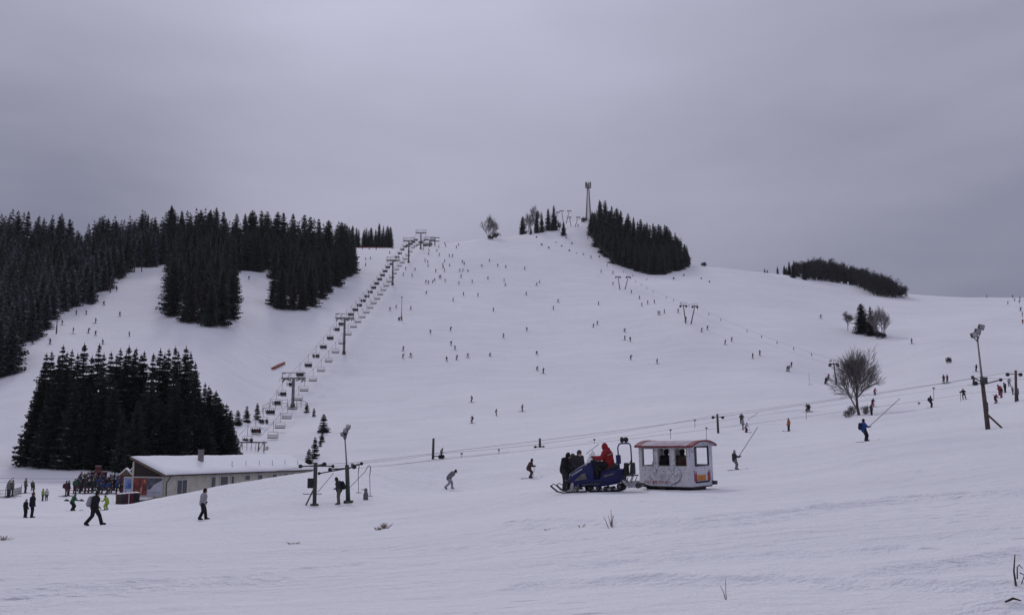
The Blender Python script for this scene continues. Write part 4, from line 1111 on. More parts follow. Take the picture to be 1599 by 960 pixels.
# rope path: per side a polyline (distance along, point)
def rope(side):
    pts = [stn + side_dir*ROPE*side*0.9 + Vector((0, 0, 2.9))]
    for b, h in zip(TB[:5], TH[:5]):
        pts.append(b + side_dir*ROPE*side + Vector((0, 0, h - 1.6 - .45 if True else 0)))
    pts.append(TB[5] + side_dir*ROPE*side + Vector((0, 0, TH[5]-1.7)))
    out = []
    for a, b in zip(pts, pts[1:]):
        L = (b-a).length; sag = min(L*0.012, 1.6); n = max(3, int(L/6))
        for i in range(n):
            u = i/n; p = a.lerp(b, u); p.z -= sag*4*u*(1-u); out.append(p)
    out.append(pts[-1])
    return out
for sgn, nm in ((-1, 'uphill side haul rope of the chairlift carrying the occupied chairs'), (1, 'downhill side haul rope of the chairlift carrying the empty chairs')):
    pts = rope(sgn); m = MB(); o0 = pts[0]
    m.path([p-o0 for p in pts], 0.035, 6); tag(m.build('haul_rope', M['cable'], None, o0), nm, 'rope', 'chairlift haul ropes')
def chair_proto():
    root = thing('chairlift_chair', 'x', 'lift chair', (0, 0, 0), 0, 'four-seat chairs of the chairlift')
    m = MB(); m.path([(0, 0, 0), (-.02, 0, -.35), (-.35, 0, -.9), (-.38, 0, -1.75), (-.05, 0, -2.05)], .045, 6); m.box((0, 0, 0), (.4, .14, .18)); m.build('hanger', M['galv'], root)
    m = MB()
    m.path([(-.05, -1.05, -3.25), (-.28, -1.10, -2.75), (-.15, -1.05, -2.15), (-.05, -.95, -2.05), (-.05, .95, -2.05), (-.15, 1.05, -2.15), (-.28, 1.10, -2.75), (-.05, 1.05, -3.25)], .04, 6); m.build('bail_frame', M['galv'], root)
    m = MB(); m.box((.18, 0, -3.26), (.52, 2.1, .20)); m.build('seat', M['black'], root)
    m = MB()
    for z in (-3.0, -2.82, -2.64): m.box((-.16-.1*(z+3.0), 0, z), (.04, 2.05, .07))
    m.build('backrest', M['steel_dark'], root)
    m = MB(); m.path([(.0, -1.0, -2.5), (.55, -1.0, -2.72), (.62, -.9, -2.75), (.62, .9, -2.75), (.55, 1.0, -2.72), (0, 1.0, -2.5)], .022, 5); m.build('safety_bar', M['galv'], root)
    return root
proto = chair_proto()
chairs_done = 0
def along(pts):
    d = [0]
    for a, b in zip(pts, pts[1:]): d.append(d[-1] + (b-a).length)
    return d
def point_on(pts, d, s):
    i = max(0, min(int(np.searchsorted(d, s))-1, len(pts)-2)); u = (s-d[i])/(d[i+1]-d[i])
    return pts[i].lerp(pts[i+1], u)
riders_far = MB()
n_rider = 0
for sgn in (-1, 1):
    pts = rope(sgn); d = along(pts)
    marks = [min(range(len(pts)), key=lambda i: (Vector((pts[i].x, pts[i].y)) - Vector((b.x, b.y))).length) for b in TB]
    md = [d[i] for i in marks]
    s = 10.5 if sgn < 0 else 15.0
    cnt = {}
    ci = 0
    while s < d[-1] - 4:
        c = point_on(pts, d, s)
        seg = sum(1 for q in md if q < s)
        cnt[seg] = cnt.get(seg, -1) + 1
        where = 'below the lowest tower' if seg == 0 else ('above the %s tower' % names[seg-1])
        lab = '%s four-seat chair, %s one up %s' % ('occupied' if sgn < 0 else 'empty', nth(cnt[seg]), where)
        o = proto if chairs_done == 0 else copy_tree(proto)
        chairs_done += 1
        o['label'] = lab
        o.location = c; o.rotation_euler = (0, R(random.uniform(-2, 2)), yaw + (0 if sgn < 0 else math.pi))
        if sgn < 0:
            seats = random.choice([(-.75, -.25, .25, .75), (-.75, -.25, .25, .75), (-.7, .2, .7), (-.6, -.1, .75), (-.7, -.2, .3)])
            for q, yy in enumerate(sorted(seats, reverse=True)):
                wp = c + Matrix.Rotation(yaw, 3, 'Z') @ Vector((.12, yy, -3.22 - .02))
                if ci < 12:
                    r_ = link('person', far('sit', 'hang'), None, wp, (0, 0, yaw), 1.02)
                    jk = random.choice(['cloth_black', 'cloth_charcoal', 'cloth_navy', 'cloth_wine', 'cloth_brown', 'cloth_red' if ci == 1 else 'cloth_black'])
                    dress(r_, jk, random.choice(['cloth_black', 'cloth_charcoal']))
                    word = 'red-jacketed' if jk == 'cloth_red' else ('wine-jacketed' if jk == 'cloth_wine' else 'dark-clad')
                    tag(r_, '%s rider, %s from left on the %s occupied chair up %s' % (word, nth(q), nth(cnt[seg]), where), 'person', 'riders on the occupied chairs'); n_rider += 1
                else:
                    me = far('sit', 'hang')
                    rot = Matrix.Rotation(yaw, 3, 'Z'); vs = [wp - stn + rot @ v.co for v in me.vertices]
                    mi = random.choice([0, 0, 1, 2])
                    riders_far.add(vs, [tuple(p.vertices) for p in me.polygons], mi, True)
        ci += 1
        s += 10.4
tag(riders_far.build('distant_riders', [M['cloth_black'], M['cloth_charcoal'], M['cloth_navy']], None, stn), 'riders on the far occupied chairs high up the line', 'people', None, 'stuff')
# bottom station frame behind the long house
root = thing('chairlift_station', 'dark steel entry frame of the chairlift behind the snowy roof', 'lift station', stn + Vector((0, 0, -3.5)), yaw)
m = MB()
for g in (-1, 1):
    for x in (-2.2, 2.2):
        m.tube((x, g*1.9, -1), (x, g*2.3, 5.0), .14, .12, 8)
    m.tube((-2.2, g*1.9, 3.2), (2.2, g*2.2, 5.0), .08, .08, 6)
m.build('leg_frame', M['steel_dark'], root)
m = MB(); m.box((2.2, 0, 5.05), (.25, 5.6, .22)); m.box((-2.2, 0, 5.05), (.25, 5.2, .2)); m.box((0, 0, 3.0), (4.6, 4.2, .25))
for y in (-1.6, -.8, 0, .8, 1.6): m.tube((-2.2, y, 3.1), (-2.2, y*1.1, 5.0), .05, .05, 5)
m.build('top_frame', M['steel_dark'], root)
m = MB(); m.box((0, -3.1, 3.6), (2.6, .5, .35), 0, (0, R(-25), 0)); m.build('drive_arm', M['steel_dark'], root)
# gantry bits at the top of the chairlift
pt = hit(664, 384, 200)
root = thing('summit_station', 'dark cabin and gantry of the chairlift top', 'lift station', pt + line_dir*12, yaw)
m = MB(); m.box((0, 0, 2.3), (3.0, 3.2, 3.0)); m.box((0, 0, 4.0), (3.8, 4.0, .35), 1); m.box((-1.52, -.5, 2.6), (.06, 1.2, 1.0), 2)
m.build('cabin', [M['wood'], M['snow'], M['lamp_glass']], root)
m = MB()
for x in (-3, 0, 3):
    for g in (-2.45, 2.45): m.tube((x+5, g, -1), (x+5, g, 5.2), .16, .16, 8)
    m.box((x+5, 0, 5.2), (.25, 6.4, .3))
for g in (-2.45, 2.45): m.box((5, g, 5.6), (7.5, .3, .3))
m.build('gantry', M['steel_dark'], root)
# a low crossed pole right of it
p_ = hit(679, 384, 200)
root = thing('chairlift_tower', 'short crossed mast right of the chairlift top', 'lift tower', p_, yaw, None)
m = MB(); m.tube((0, 0, -.4), (0, 0, 5.0), .3, .25, 8); m.build('mast', M['steel_dark'], root)
m = MB(); m.box((0, 0, 5.0), (.4, 6, .4)); m.box((0, 0, 2.9), (.3, 5.4, .5)); m.build('crossarm', M['steel_dark'], root)

# fence along the lift mound
def rail_fence(pix, lab, mi='galv', h=1.1, rails=2, rmin=200, post=.06):
    pts = [hit(x, y, rmin) for x, y in pix]; o0 = pts[0]
    root = thing('rail_fence', lab, 'fence', o0)
    m = MB()
    for a, b in zip(pts, pts[1:]):
        for q in range(rails):
            zz = h*(1-q*.45); m.tube(a-o0+Vector((0, 0, zz)), b-o0+Vector((0, 0, zz)), .05, .05, 6)
    m.build('rail', M[mi], root)
    for p in pts:
        m = MB(); m.tube(p-o0-Vector((0, 0, .3)), p-o0+Vector((0, 0, h+.05)), post, post, 6); m.build('post', M[mi], root)
rail_fence([(410,645),(420,641),(430,638),(440,636),(449,635)], 'low rail fence on the lift mound left of the lowest tower', h=1.9)
rail_fence([(463,635),(470,636),(477,638)], 'short rail fence on the lift mound right of the lowest tower', h=1.7)

def pole_lamp(px, py, top, lab, r0=.09, head=True, rmin=120, m_='galv', name='lamp_post', cat='lamp post', foot=False):
    b = hit(px, py, rmin); r = math.hypot(b.x, b.y); h = hgt(b, top)
    root = thing(name, lab, cat, b)
    m = MB(); m.path([(0, 0, -.3), (0, 0, h*.35), (0, 0, h*.36), (0, 0, h)], [r0*1.5, r0*1.4, r0, r0*.7], 8); m.build('pole', M[m_], root)
    if head:
        m = MB(); m.box((0, 0, h), (.5, .7, .55), 0, (0, R(20), 0)); m.build('lamp_head', M['lamp_glass'], root)
    if foot:
        m = MB(); m.path([(0, 0, -.2), (0, 0, 1.3), (0, 0, 1.4)], [.36, .34, .26], 10); m.build('padding', M['orange'], root)
        
    return root
pole_lamp(627, 500, 464, 'thin lamp pole with orange padded foot on the slope', .13, True, 150, 'galv', foot=True)
b = hit(623, 500, 150)
m = MB(); m.path([(0, 0, -.1), (0, 0, .9), (.12, 0, 1.25)], [.35, .4, .12], 9); m.path([(.1, 0, 1.0), (.9, .2, 1.3)], [.18, .22], 8)
tag(m.build('snow_gun', M['rust'], None, b), 'small snow gun beside the orange-footed pole', 'snow gun')
pole_lamp(412, 706, 691, 'short lamp post behind the snowy roof', .07, True, 170, 'steel_dark')
pole_lamp(88, 521, 484, 'dark lamp post at the left forest edge beside the piste', .14, True, 150, 'rust')
pole_lamp(172, 457, 431, 'dark lift post at the upper left forest corner', .16, False, 150, 'rust', 'lift_post', 'post')
for x in (210, 221): pole_lamp(x, 425, 405, 'thin post at the clearing top in front of the forest, %s of two' % ('left' if x == 210 else 'right'), .14, False, 150, 'rust', 'lift_post', 'post')
# rolled orange net lying on the slope
a, b = hit(425, 577, 200), hit(444, 568, 200)
m = MB(); m.path([(0, 0, .3), (b-a)*.5 + Vector((0, 0, .35)), (b-a) + Vector((0, 0, .3))], [.42, .48, .40], 8)
tag(m.build('rolled_net', M['orange'], None, a), 'rolled orange safety net lying on the slope left of the lowest tower', 'safety net')
# red line netting at the top of the left piste
a = [hit(x, 387.5, 200) for x in (547, 560, 575, 590, 605)]
m = MB(); m.path([p-a[0]+Vector((0, 0, .35)) for p in a], .22, 6)
tag(m.build('safety_net', M['orange'], None, a[0]), 'orange safety net along the top of the left piste under the trees', 'safety net')

# ------------------------------------------------------------------ V-shaped drag lift posts and their ropes
VP = {}
def v_post(bx, by, tx, ty, arm, lab, rmin, cage=True):
    b = hit(bx, by, rmin); r = math.hypot(b.x, b.y)
    top = at(tx, ty, r+1.0)
    root = thing('drag_lift_post', lab, 'lift post', b, 0, 'slanting drag lift posts')
    v = top - b
    m = MB(); m.tube(-v*.03, v, .22, .16, 8); m.build('post', M['rust'], root)
    w = arm*r/FPX
    m = MB(); m.box(v, (w, .35, .30)); m.build('crossarm', M['rust'], root)
    for g in (-1, 1):
        m = MB(); m.tube(v + Vector((g*w*.42, -.3, -.35)), v + Vector((g*w*.42, .3, -.35)), .38, .38, 10); m.build('sheave', M['steel_dark'], root)
    if cage:
        m = MB()
        for g in (-1, 0, 1): m.tube(v + Vector((g*w*.42, 0, .1)), v + Vector((g*w*.46, 0, .9)), .05, .05, 5)
        m.box(v + Vector((0, 0, .9)), (w*.98, .10, .08)); m.build('guard_frame', M['rust'], root)
    VP[(bx, by)] = (top, w)
    return root
for bx, by, tx, ty, arm, w_, rm in ((1306,601,1302,568,14,'left post of the lowest V pair beside the big bare tree',150),(1318,602,1325,568,12,'right post of the lowest V pair beside the big bare tree',150),
                               (1071,505,1067,477,11,'left post of the middle V pair on the slope',200),(1079,506,1085,478,9,'right post of the middle V pair on the slope',200),
                               (968,452,965,432,8,'left post of the upper V pair under the hilltop wood',200),(976,452,981,432,7,'right post of the upper V pair under the hilltop wood',200),
                               (892,354,889,339,6,'left post of the front V pair on the hilltop',300),(898,354,903,339,6,'right post of the front V pair on the hilltop',300),
                               (880,346,877,329,6,'left post of the rear V pair on the hilltop',300),(884,346,889,329,6,'right post of the rear V pair on the hilltop',300),(866,346,871,331,5,'slanting post half hidden in the hilltop clump',300)):
    v_post(bx, by, tx, ty, arm, 'brown slanting T-topped ' + w_, rm, by > 470)
def cable(pts, r, lab, sag=0.0, group='ropes of the drag lifts', mi='cable'):
    out = []
    for a, b in zip(pts, pts[1:]):
        for i in range(10):
            u = i/10; p = a.lerp(b, u); p.z -= sag*(b-a).length*4*u*(1-u); out.append(p)
    out.append(pts[-1])
    m = MB(); m.path([p-out[0] for p in out], r, 5)
    tag(m.build('rope', M[mi], None, out[0]), lab, 'rope', group)
    return out
c1 = cable([VP[(1318,602)][0]+Vector((.8, 0, -.2)), VP[(1079,506)][0]+Vector((1, 0, -.2)), VP[(976,452)][0]+Vector((1, 0, -.2)), VP[(898,354)][0]], .022, 'upper drag lift rope running over the right posts of the V pairs', .012)
c2 = cable([VP[(1306,601)][0]+Vector((-.8, 0, -.2)), VP[(1071,505)][0]+Vector((-1, 0, -.2)), VP[(968,452)][0]+Vector((-1, 0, -.2)), VP[(892,354)][0]], .016, 'upper drag lift rope running over the left posts of the V pairs', .012)
for k, f in enumerate(np.linspace(.04, .92, 24)):
    i = int(f*(len(c1)-1)); p = c1[i]
    m = MB(); m.tube((0, 0, .05), (0, 0, -.5), .05, .04, 5); m.box((0, 0, -.62), (.26, .26, .4)); m.tube((0, 0, -.7), (0, 0, -1.6), .014, .014, 4)
    tag(m.build('tow_hanger', M['steel_dark'], None, p), 'small spring-box tow hanger on the upper drag rope, %s from the lowest V posts' % nth(k), 'tow hanger', 'hangers on the upper drag lift rope')
# a T bar hanging free below the rope
b = hit(1264, 603, 150)
m = MB(); m.tube((0, 0, .5), (0, 0, 3.4), .03, .03, 5); m.box((.3, 0, .42), (1.3, .07, .07))
tag(m.build('tow_bar', M['steel_dark'], None, b), 'empty T-shaped tow bar hanging over the slope left of the lowest V posts', 'tow bar')

# ------------------------------------------------------------------ lattice mast on the hilltop
b = hit(919, 346, 300); r = math.hypot(b.x, b.y); hm = hgt(b, 283)
root = thing('lattice_mast', 'tall grey lattice telecom mast with antenna head on the hilltop', 'mast', b - Vector((0, 0, .5)), .5)
leg = [(Vector((math.cos(a)*2.3, math.sin(a)*2.3, 0)), Vector((math.cos(a)*.8, math.sin(a)*.8, hm*.84))) for a in (.4, 2.0, 3.55, 5.1)]
for a, c in leg:
    m = MB(); m.tube(a, c, .22, .15, 6); m.build('leg', M['galv'], root)
m = MB()
for k in range(9):
    u0, u1 = k/9, (k+1)/9
    for i in range(4):
        a0, c0 = leg[i]; a1, c1_ = leg[(i+1) % 4]
        m.tube(a0.lerp(c0, u0), a1.lerp(c1_, u1), .08, .08, 4); m.tube(a1.lerp(c1_, u0), a0.lerp(c0, u1), .08, .08, 4); m.tube(a0.lerp(c0, u1), a1.lerp(c1_, u1), .08, .08, 4)
m.build('bracing', M['galv'], root)
m = MB(); m.lathe([(0, .9), (.05, 2.1), (.1, 2.1), (.11, .7), (1, .6)], (0, 0, hm*.845), (0, 0, hm*.95), 14); m.build('platform', M['galv'], root)
for k in range(9):
    a = k*.698; m = MB(); m.box((math.cos(a)*1.75, math.sin(a)*1.75, hm*.93), (.5, .35, hm*.115), 0, (0, 0, a)); m.build('antenna', M['galv'], root)
m = MB()
for q in (.8, 1.0, 1.2): m.tube((0, 0, hm*.90), (.3*(q-1), 0, hm*(.90+.08*q)), .09, .04, 5)
m.build('spike', M['galv'], root)

# ------------------------------------------------------------------ the long house by the lift queue
M['plaster'] = mat('cream_plaster', (.48, .455, .39), .85, noise=(1.2, (.36, .335, .28), .45, .7))
M['plaster_pale'] = mat('pale_trim', (.40, .385, .35), .8)
M['window'] = mat('window_glass', (.035, .04, .05), .15, spec=.5)
M['frame'] = mat('window_frame_paint', (.50, .50, .50), .6)
M['gable_wood'] = mat('dark_gable_boards', (.022, .016, .016), .8, noise=(5, (.04, .028, .026), .4, .6))
M['chimney'] = mat('chimney_plaster', (.20, .19, .195), .9, noise=(2, (.14, .13, .13), .4, .7))
A = at(258, 740, 118); az_ = Vector((.343, .939, 0)).normalized()
zg = zat(A.x-1.5, A.y+1) - .6
L_, W_ = 31.0, 4.35
root = thing('long_house', 'long low cream house with snow-covered lean-to roof and billboard gable', 'house', (A.x, A.y, 0), math.atan2(az_.y, az_.x))
# local: +x along the front, +y to the back (left), z absolute
ev, rg = A.z - .1, A.z + 1.75
m = MB(); m.prism([(0, zg), (L_, zg), (L_, ev+.02), (0, ev+.02)], 0, .25)
m.build('front_wall', M['plaster'], root)
def yz_prism(mb, poly, x0, x1, mi=0):
    n = len(poly); vs = [(x0, y, z) for y, z in poly] + [(x1, y, z) for y, z in poly]
    area = sum(poly[i][0]*poly[(i+1) % n][1]-poly[(i+1) % n][0]*poly[i][1] for i in range(n))
    fr, bk = tuple(range(n))[::-1], tuple(range(n, 2*n)); fs = [(i, (i+1) % n, (i+1) % n+n, i+n) for i in range(n)]
    if area < 0: fr, bk = fr[::-1], bk[::-1]; fs = [f[::-1] for f in fs]
    mb.add(vs, [fr, bk]+fs, mi)
m = MB(); yz_prism(m, [(.252, zg), (W_, zg), (W_, ev-.25), (.252, ev-.25)], 0.0, .25); m.build('gable_wall', M['plaster'], root)
m = MB(); yz_prism(m, [(.03, ev-.25), (W_, ev-.25), (W_, rg-.1), (.03, ev-.02)], 0.1, .24); m.build('gable_boarding', M['gable_wood'], root)
m = MB(); m.box((L_/2, W_+.12, (zg+rg)/2-.2), (L_, .22, rg-zg-.4)); m.box((L_-.13, W_/2, (zg+ev)/2), (.24, W_-.3, ev-zg)); m.build('rear_wall', M['plaster'], root)
sl = (rg-ev)/(W_+.25)
def roof_poly(off, th, over=.55):
    y0, y1 = -over, W_+.15
    z = lambda y: ev + sl*(y+.25)
    return [(y0, z(y0)+off), (y1, z(y1)+off), (y1, z(y1)+off+th), (y0, z(y0)+off+th)]
rf = MB(); yz_prism(rf, roof_poly(-.02, .14), -.55, L_+.4); roof = rf.build('roof', M['gable_wood'], root)
m = MB(); nx_, ny_ = 90, 14
zr_ = lambda y: ev + sl*(y+.25) + .125
gv = []
for i in range(nx_+1):
    x = -.50 + (L_+.85)*i/nx_
    for j in range(ny_+1):
        t_ = j/ny_; edge = min(t_, 1-t_, i/nx_*6, (nx_-i)/nx_*6)
        y = -.50 - .07*random.random()*(j == 0) + (W_+.64)*t_
        th = .30*min(1, (edge*7)**.5) + .05*math.sin(x*.8+1.3*math.sin(y))*min(1, edge*6) + random.uniform(-.02, .02)
        gv.append((x, y, zr_(y) + max(th, .03)))
nb = len(gv); gv += [(x, y, zr_(y)) for x, y, z in gv]
q_ = lambda i, j: i*(ny_+1)+j
gf = [(q_(i, j), q_(i+1, j), q_(i+1, j+1), q_(i, j+1)) for i in range(nx_) for j in range(ny_)]
m.add(gv, gf, 0, True)
rim = [q_(i, 0) for i in range(nx_+1)] + [q_(nx_, j) for j in range(1, ny_+1)] + [q_(i, ny_) for i in range(nx_-1, -1, -1)] + [q_(0, j) for j in range(ny_-1, 0, -1)]
m.f += [(rim[k], rim[k]+nb, rim[(k+1) % len(rim)]+nb, rim[(k+1) % len(rim)]) for k in range(len(rim))]; m.m += [0]*len(rim); m.s += [False]*len(rim)
m.build('snow_cover', M['snow'], roof)
m = MB(); yz_prism(m, [(y, z) for y, z in ((-.56, ev+sl*-.31-.12), (W_+.16, ev+sl*(W_+.41)-.12), (W_+.16, ev+sl*(W_+.41)+.10), (-.56, ev+sl*-.31+.10))], -.62, -.555); m.build('barge_board', M['wood'], root)
cz = ev + sl*(2.2+.25)
ch = MB(); ch.box((9.0, 2.2, cz+.8), (.50, .50, 1.9)); ch.box((9.0, 2.2, cz+1.78), (.60, .60, .10)); ch.build('chimney', M['chimney'], roof)
vx = MB(); vx.tube((10.3, 3.4, cz+.4), (10.3, 3.4, cz+1.6), .05, .05, 6); vx.build('vent_pipe', M['steel_dark'], roof)
for k, x in enumerate((13.2, 16.1, 19.0, 22.0, 25.0, 28.2)):
    z0 = ev + sl*.85
    g = MB(); g.box((x, .7, z0+.30), (.26, .20, .24)); g.tube((x, .7, z0+.35), (x, .7, z0+1.05), .035, .03, 5); g.build('snow_guard', M['steel_dark'], roof)
def win(x, z0, w, h, panes=2, parent=root):
    f = MB()
    f.box((x, -.03, z0+h/2), (w+.16, .08, h+.16), 0)
    fo = f.build('window', M['frame'], parent)
    pw = w/panes
    g = MB()
    for k in range(panes): g.box((x-w/2+pw*(k+.5), -.075, z0+h/2), (pw-.10, .03, h-.08))
    g.build('pane', M['window'], fo)
win(2.9, ev-2.2, 1.75, 1.6); win(8.6, ev-2.0, .85, 1.6, 1); win(10.7, ev-2.0, 1.5, 1.6, 1); win(12.4, ev-2.0, .6, 1.6, 1)
for x in (15.5, 18.2, 21.5, 24.2, 25.6, 28.6): win(x, ev-1.02, 1.05, .62, 1)
m = MB(); m.path([(.18, -.12, zg), (.18, -.12, ev-.9), (.5, -.35, ev-.15)], .06, 6); m.build('drain_pipe', M['steel_dark'], root)
m = MB(); m.box((L_/2, -.56, ev-.02), (L_+.6, .12, .10)); m.build('gutter', M['steel_dark'], root)
# the billboard on the gable end
bb = thing('billboard', 'billboard on the house gable with a dark red left half and snowy forest', 'billboard', (A.x, A.y, 0), math.atan2(az_.y, az_.x))
def gx(mb, y0, y1, z0, z1, x, mi, th=.03): mb.box((x, (y0+y1)/2, (z0+z1)/2), (th, abs(y1-y0), abs(z1-z0)), mi)
zb0, zb1, yb0, yb1 = ev-2.25, ev-.32, .28, W_-.10
m = MB(); gx(m, yb0-.14, yb1+.14, zb0-.14, zb0, -.09, 0, .10); gx(m, yb0-.14, yb1+.14, zb1, zb1+.14, -.09, 0, .10); gx(m, yb0-.14, yb0, zb0, zb1, -.09, 0, .10); gx(m, yb1, yb1+.14, zb0, zb1, -.09, 0, .10); m.build('frame', M['plaster_pale'], bb)
M['poster_red'] = mat('poster_dark_red', (.10, .022, .022), .6, noise=(1.6, (.34, .08, .055), .45, .75))
M['poster_tree'] = mat('poster_forest', (.05, .055, .07), .6, noise=(3, (.16, .17, .20), .45, .8))
M['poster_snow'] = mat('poster_snow', (.42, .43, .50), .6, noise=(2, (.33, .34, .42), .45, .7))
M['poster_skin'] = mat('poster_orange', (.45, .17, .11), .6)
m = MB(); gx(m, yb0, yb1, zb0, zb1, -.055, 0); m.build('poster_sheet', M['poster_snow'], bb)
ym = yb0+(yb1-yb0)*.52
m = MB(); gx(m, ym, yb1-.01, zb0+.01, zb1-.01, -.078, 0, .012); m.build('poster_left_half', M['poster_red'], bb)
m = MB(); yz_prism(m, [(ym+.05, zb1-.02), (ym+.05, zb0+.55), (ym-.5, zb0+.7), (ym-.9, zb1-.75), (ym-1.5, zb1-.5), (yb0+.02, zb1-.25), (yb0+.02, zb1-.02)], -.092, -.082); m.build('poster_forest', M['poster_tree'], bb)
m = MB(); yz_prism(m, [(ym+.75, zb0+.1), (ym+.62, zb0+.75), (ym+.7, zb0+1.1), (ym+.9, zb0+.7), (ym+1.0, zb0+.1)], -.096, -.087); yz_prism(m, [(ym+.25, zb1-.5), (ym+.2, zb1-.2), (ym+.42, zb1-.15), (ym+.45, zb1-.55)], -.096, -.087); m.build('poster_figure', M['poster_skin'], bb)
m = MB()
for k in range(9): gx(m, yb0+.25+k*.2, yb0+.39+k*.2, zb0+.28, zb0+.35, -.083, 0, .012)
m.build('poster_caption', M['cloth_grey'], bb)
# porch slab under the billboard
m = MB(); m.box((-.75, 2.9, zg+1.05), (1.4, 3.2, .12), 0, (0, R(-6), 0)); m.box((-.75, 2.9, zg+1.18), (1.35, 3.1, .12), 1, (0, R(-6), 0)); m.build('porch_roof', [M['wood'], M['snow']], root)
m = MB(); m.box((-.03, 1.3, zg+.65), (.06, .9, .5)); m.build('cellar_window', M['window'], root)

# ------------------------------------------------------------------ queue area: banner, huts, groomer, mats
p_ = at(204, 752, 128); p_.z = zat(p_.x, p_.y)
root = thing('banner', 'blue sky and snow printed banner beside the gable', 'banner', p_, R(-18))
M['banner_sky'] = mat('banner_blue', (.05, .10, .30), .6, noise=(1.0, (.30, .36, .52), .42, .7)); M['banner_snow'] = mat('banner_snow', (.40, .44, .56), .6, noise=(3, (.10, .11, .17), .52, .62))
m = MB(); m.box((0, 0, 1.75), (1.75, .05, 1.3)); m.build('upper_print', M['banner_sky'], root)
m = MB(); m.box((0, 0, .70), (1.75, .05, .8)); m.build('lower_print', M['banner_snow'], root)
m = MB(); m.box((0, 0, 2.47), (1.9, .10, .14)); m.build('top_rail', M['frame'], root)
for g in (-1, 1):
    m = MB(); m.tube((g*.92, 0, -.3), (g*.92, 0, 2.5), .05, .05, 6); m.build('post', M['frame'], root)
M['brick'] = mat('terracotta_boards', (.13, .055, .042), .8, noise=(5, (.09, .04, .034), .4, .6))
for k, (px, py, w, nm) in enumerate(((197, 744, 1.15, 'left'), (209, 741, 1.0, 'right'))):
    b = at(px, 750, 136); b.z = zat(b.x, b.y); zt = at(px, py, 136).z - b.z
    root = thing('ticket_hut', 'small reddish wooden hut with snowy gable roof, %s one behind the banner' % nm, 'hut', b, R(15), 'small huts behind the banner')
    m = MB(); m.box((0, 0, zt/2+.1), (w, 1.3, max(zt, .8)+.2)); m.build('wall', M['brick'], root)
    q = zt+.2
    m = MB(); m.prism([(-w*.65, q), (w*.65, q), (0, q+.75)], -.75, .75, 0); rr = m.build('roof', M['wood'], root)
    m = MB()
    for g in (-1, 1): m.prism([(0, q+.78), (g*w*.72, q-.05), (g*w*.72, q+.12), (0, q+.95)], -.8, .8)
    m.build('snow_cover', M['snow'], rr)
# red snow groomer parked under the grove
M['groomer_red'] = mat('groomer_red', (.10, .016, .02), .5, noise=(1.5, (.06, .014, .018), .4, .7))
b = ground(160, 150); b.z = max(zat(b.x, b.y), at(160, 741, 150).z)
root = thing('snow_groomer', 'red snow groomer parked under the spruces behind the crowd', 'snow groomer', b, R(-62))
root.scale = (.48, .48, .48)
m = MB(); m.prism([(-2.0, .65), (1.6, .65), (1.9, .95), (1.6, 1.35), (-2.0, 1.25)], -1.0, 1.0); m.build('body', M['groomer_red'], root)
m = MB(); m.prism([(-.5, 1.3), (1.3, 1.3), (1.0, 2.5), (-.4, 2.6)], -.8, .8); cb = m.build('cab', M['groomer_red'], root)
m = MB(); m.prism([(-.3, 1.55), (1.0, 1.55), (.82, 2.3), (-.25, 2.35)], -.83, .83); m.build('cab_window', M['window'], cb)
for g in (-1, 1):
    m = MB(); m.prism([(-2.2, .3), (-1.9, 0), (1.9, 0), (2.3, .35), (2.0, .72), (-2.0, .72)], g*1.05, g*1.85); m.build('track', M['rubber'], root)
m = MB(); m.prism([(2.6, .1), (2.75, .1), (2.9, .9), (2.75, .95)], -2.2, 2.2); m.build('blade', M['groomer_red'], root)
m = MB(); m.prism([(-3.2, .1), (-2.3, .25), (-2.4, .6), (-3.2, .5)], -2.1, 2.1); m.build('tiller', M['black'], root)
for g in (-.5, .5):
    m = MB(); m.box((1.02, g, 2.62), (.14, .24, .16)); m.build('headlight', M['lamp_glass'], root)
# crash mats and barrels at the corner of the house
for k, (px, py, c, h, lab) in enumerate(((187,780,'cloth_brown',1.3,'dark barrel at the left end of the row by the house corner'),(193,779,'cloth_charcoal',1.2,'grey barrel second in the row by the house corner'),(200,778,'cloth_wine',1.35,'wine-red padded mat third in the row by the house corner'),(206,777,'cloth_wine',1.3,'dull red padded mat fourth in the row by the house corner'),(212,776,'cloth_black',1.3,'black padded mat closest to the house wall'))):
    b = at(px, py, 112); b.z = zat(b.x, b.y)
    top = at(px, 771-k*.5, 112).z - b.z
    m = MB(); m.lathe([(0, .34), (.04, .40), (.3, .41), (.5, .38), (.7, .41), (.96, .40), (1, .34)], (0, 0, -.2), (0, 0, max(top, .7)), 12); m.lathe([(0, .36), (.6, .3), (1, .05)], (0, 0, max(top, .7)), (0, 0, max(top, .7)+.12), 12, 1)
    tag(m.build('barrel' if k < 2 else 'crash_mat', [M[c], M['snow']], None, b), lab, 'barrel' if k < 2 else 'crash mat')
b = at(201, 783, 106); b.z = zat(b.x, b.y)
m = MB(); m.tube((0, 0, -.2), (0, 0, 1.35), .03, .03, 6); tag(m.build('marker_pole', M['frame'], None, b), 'thin white marker pole in front of the padded mats', 'pole')

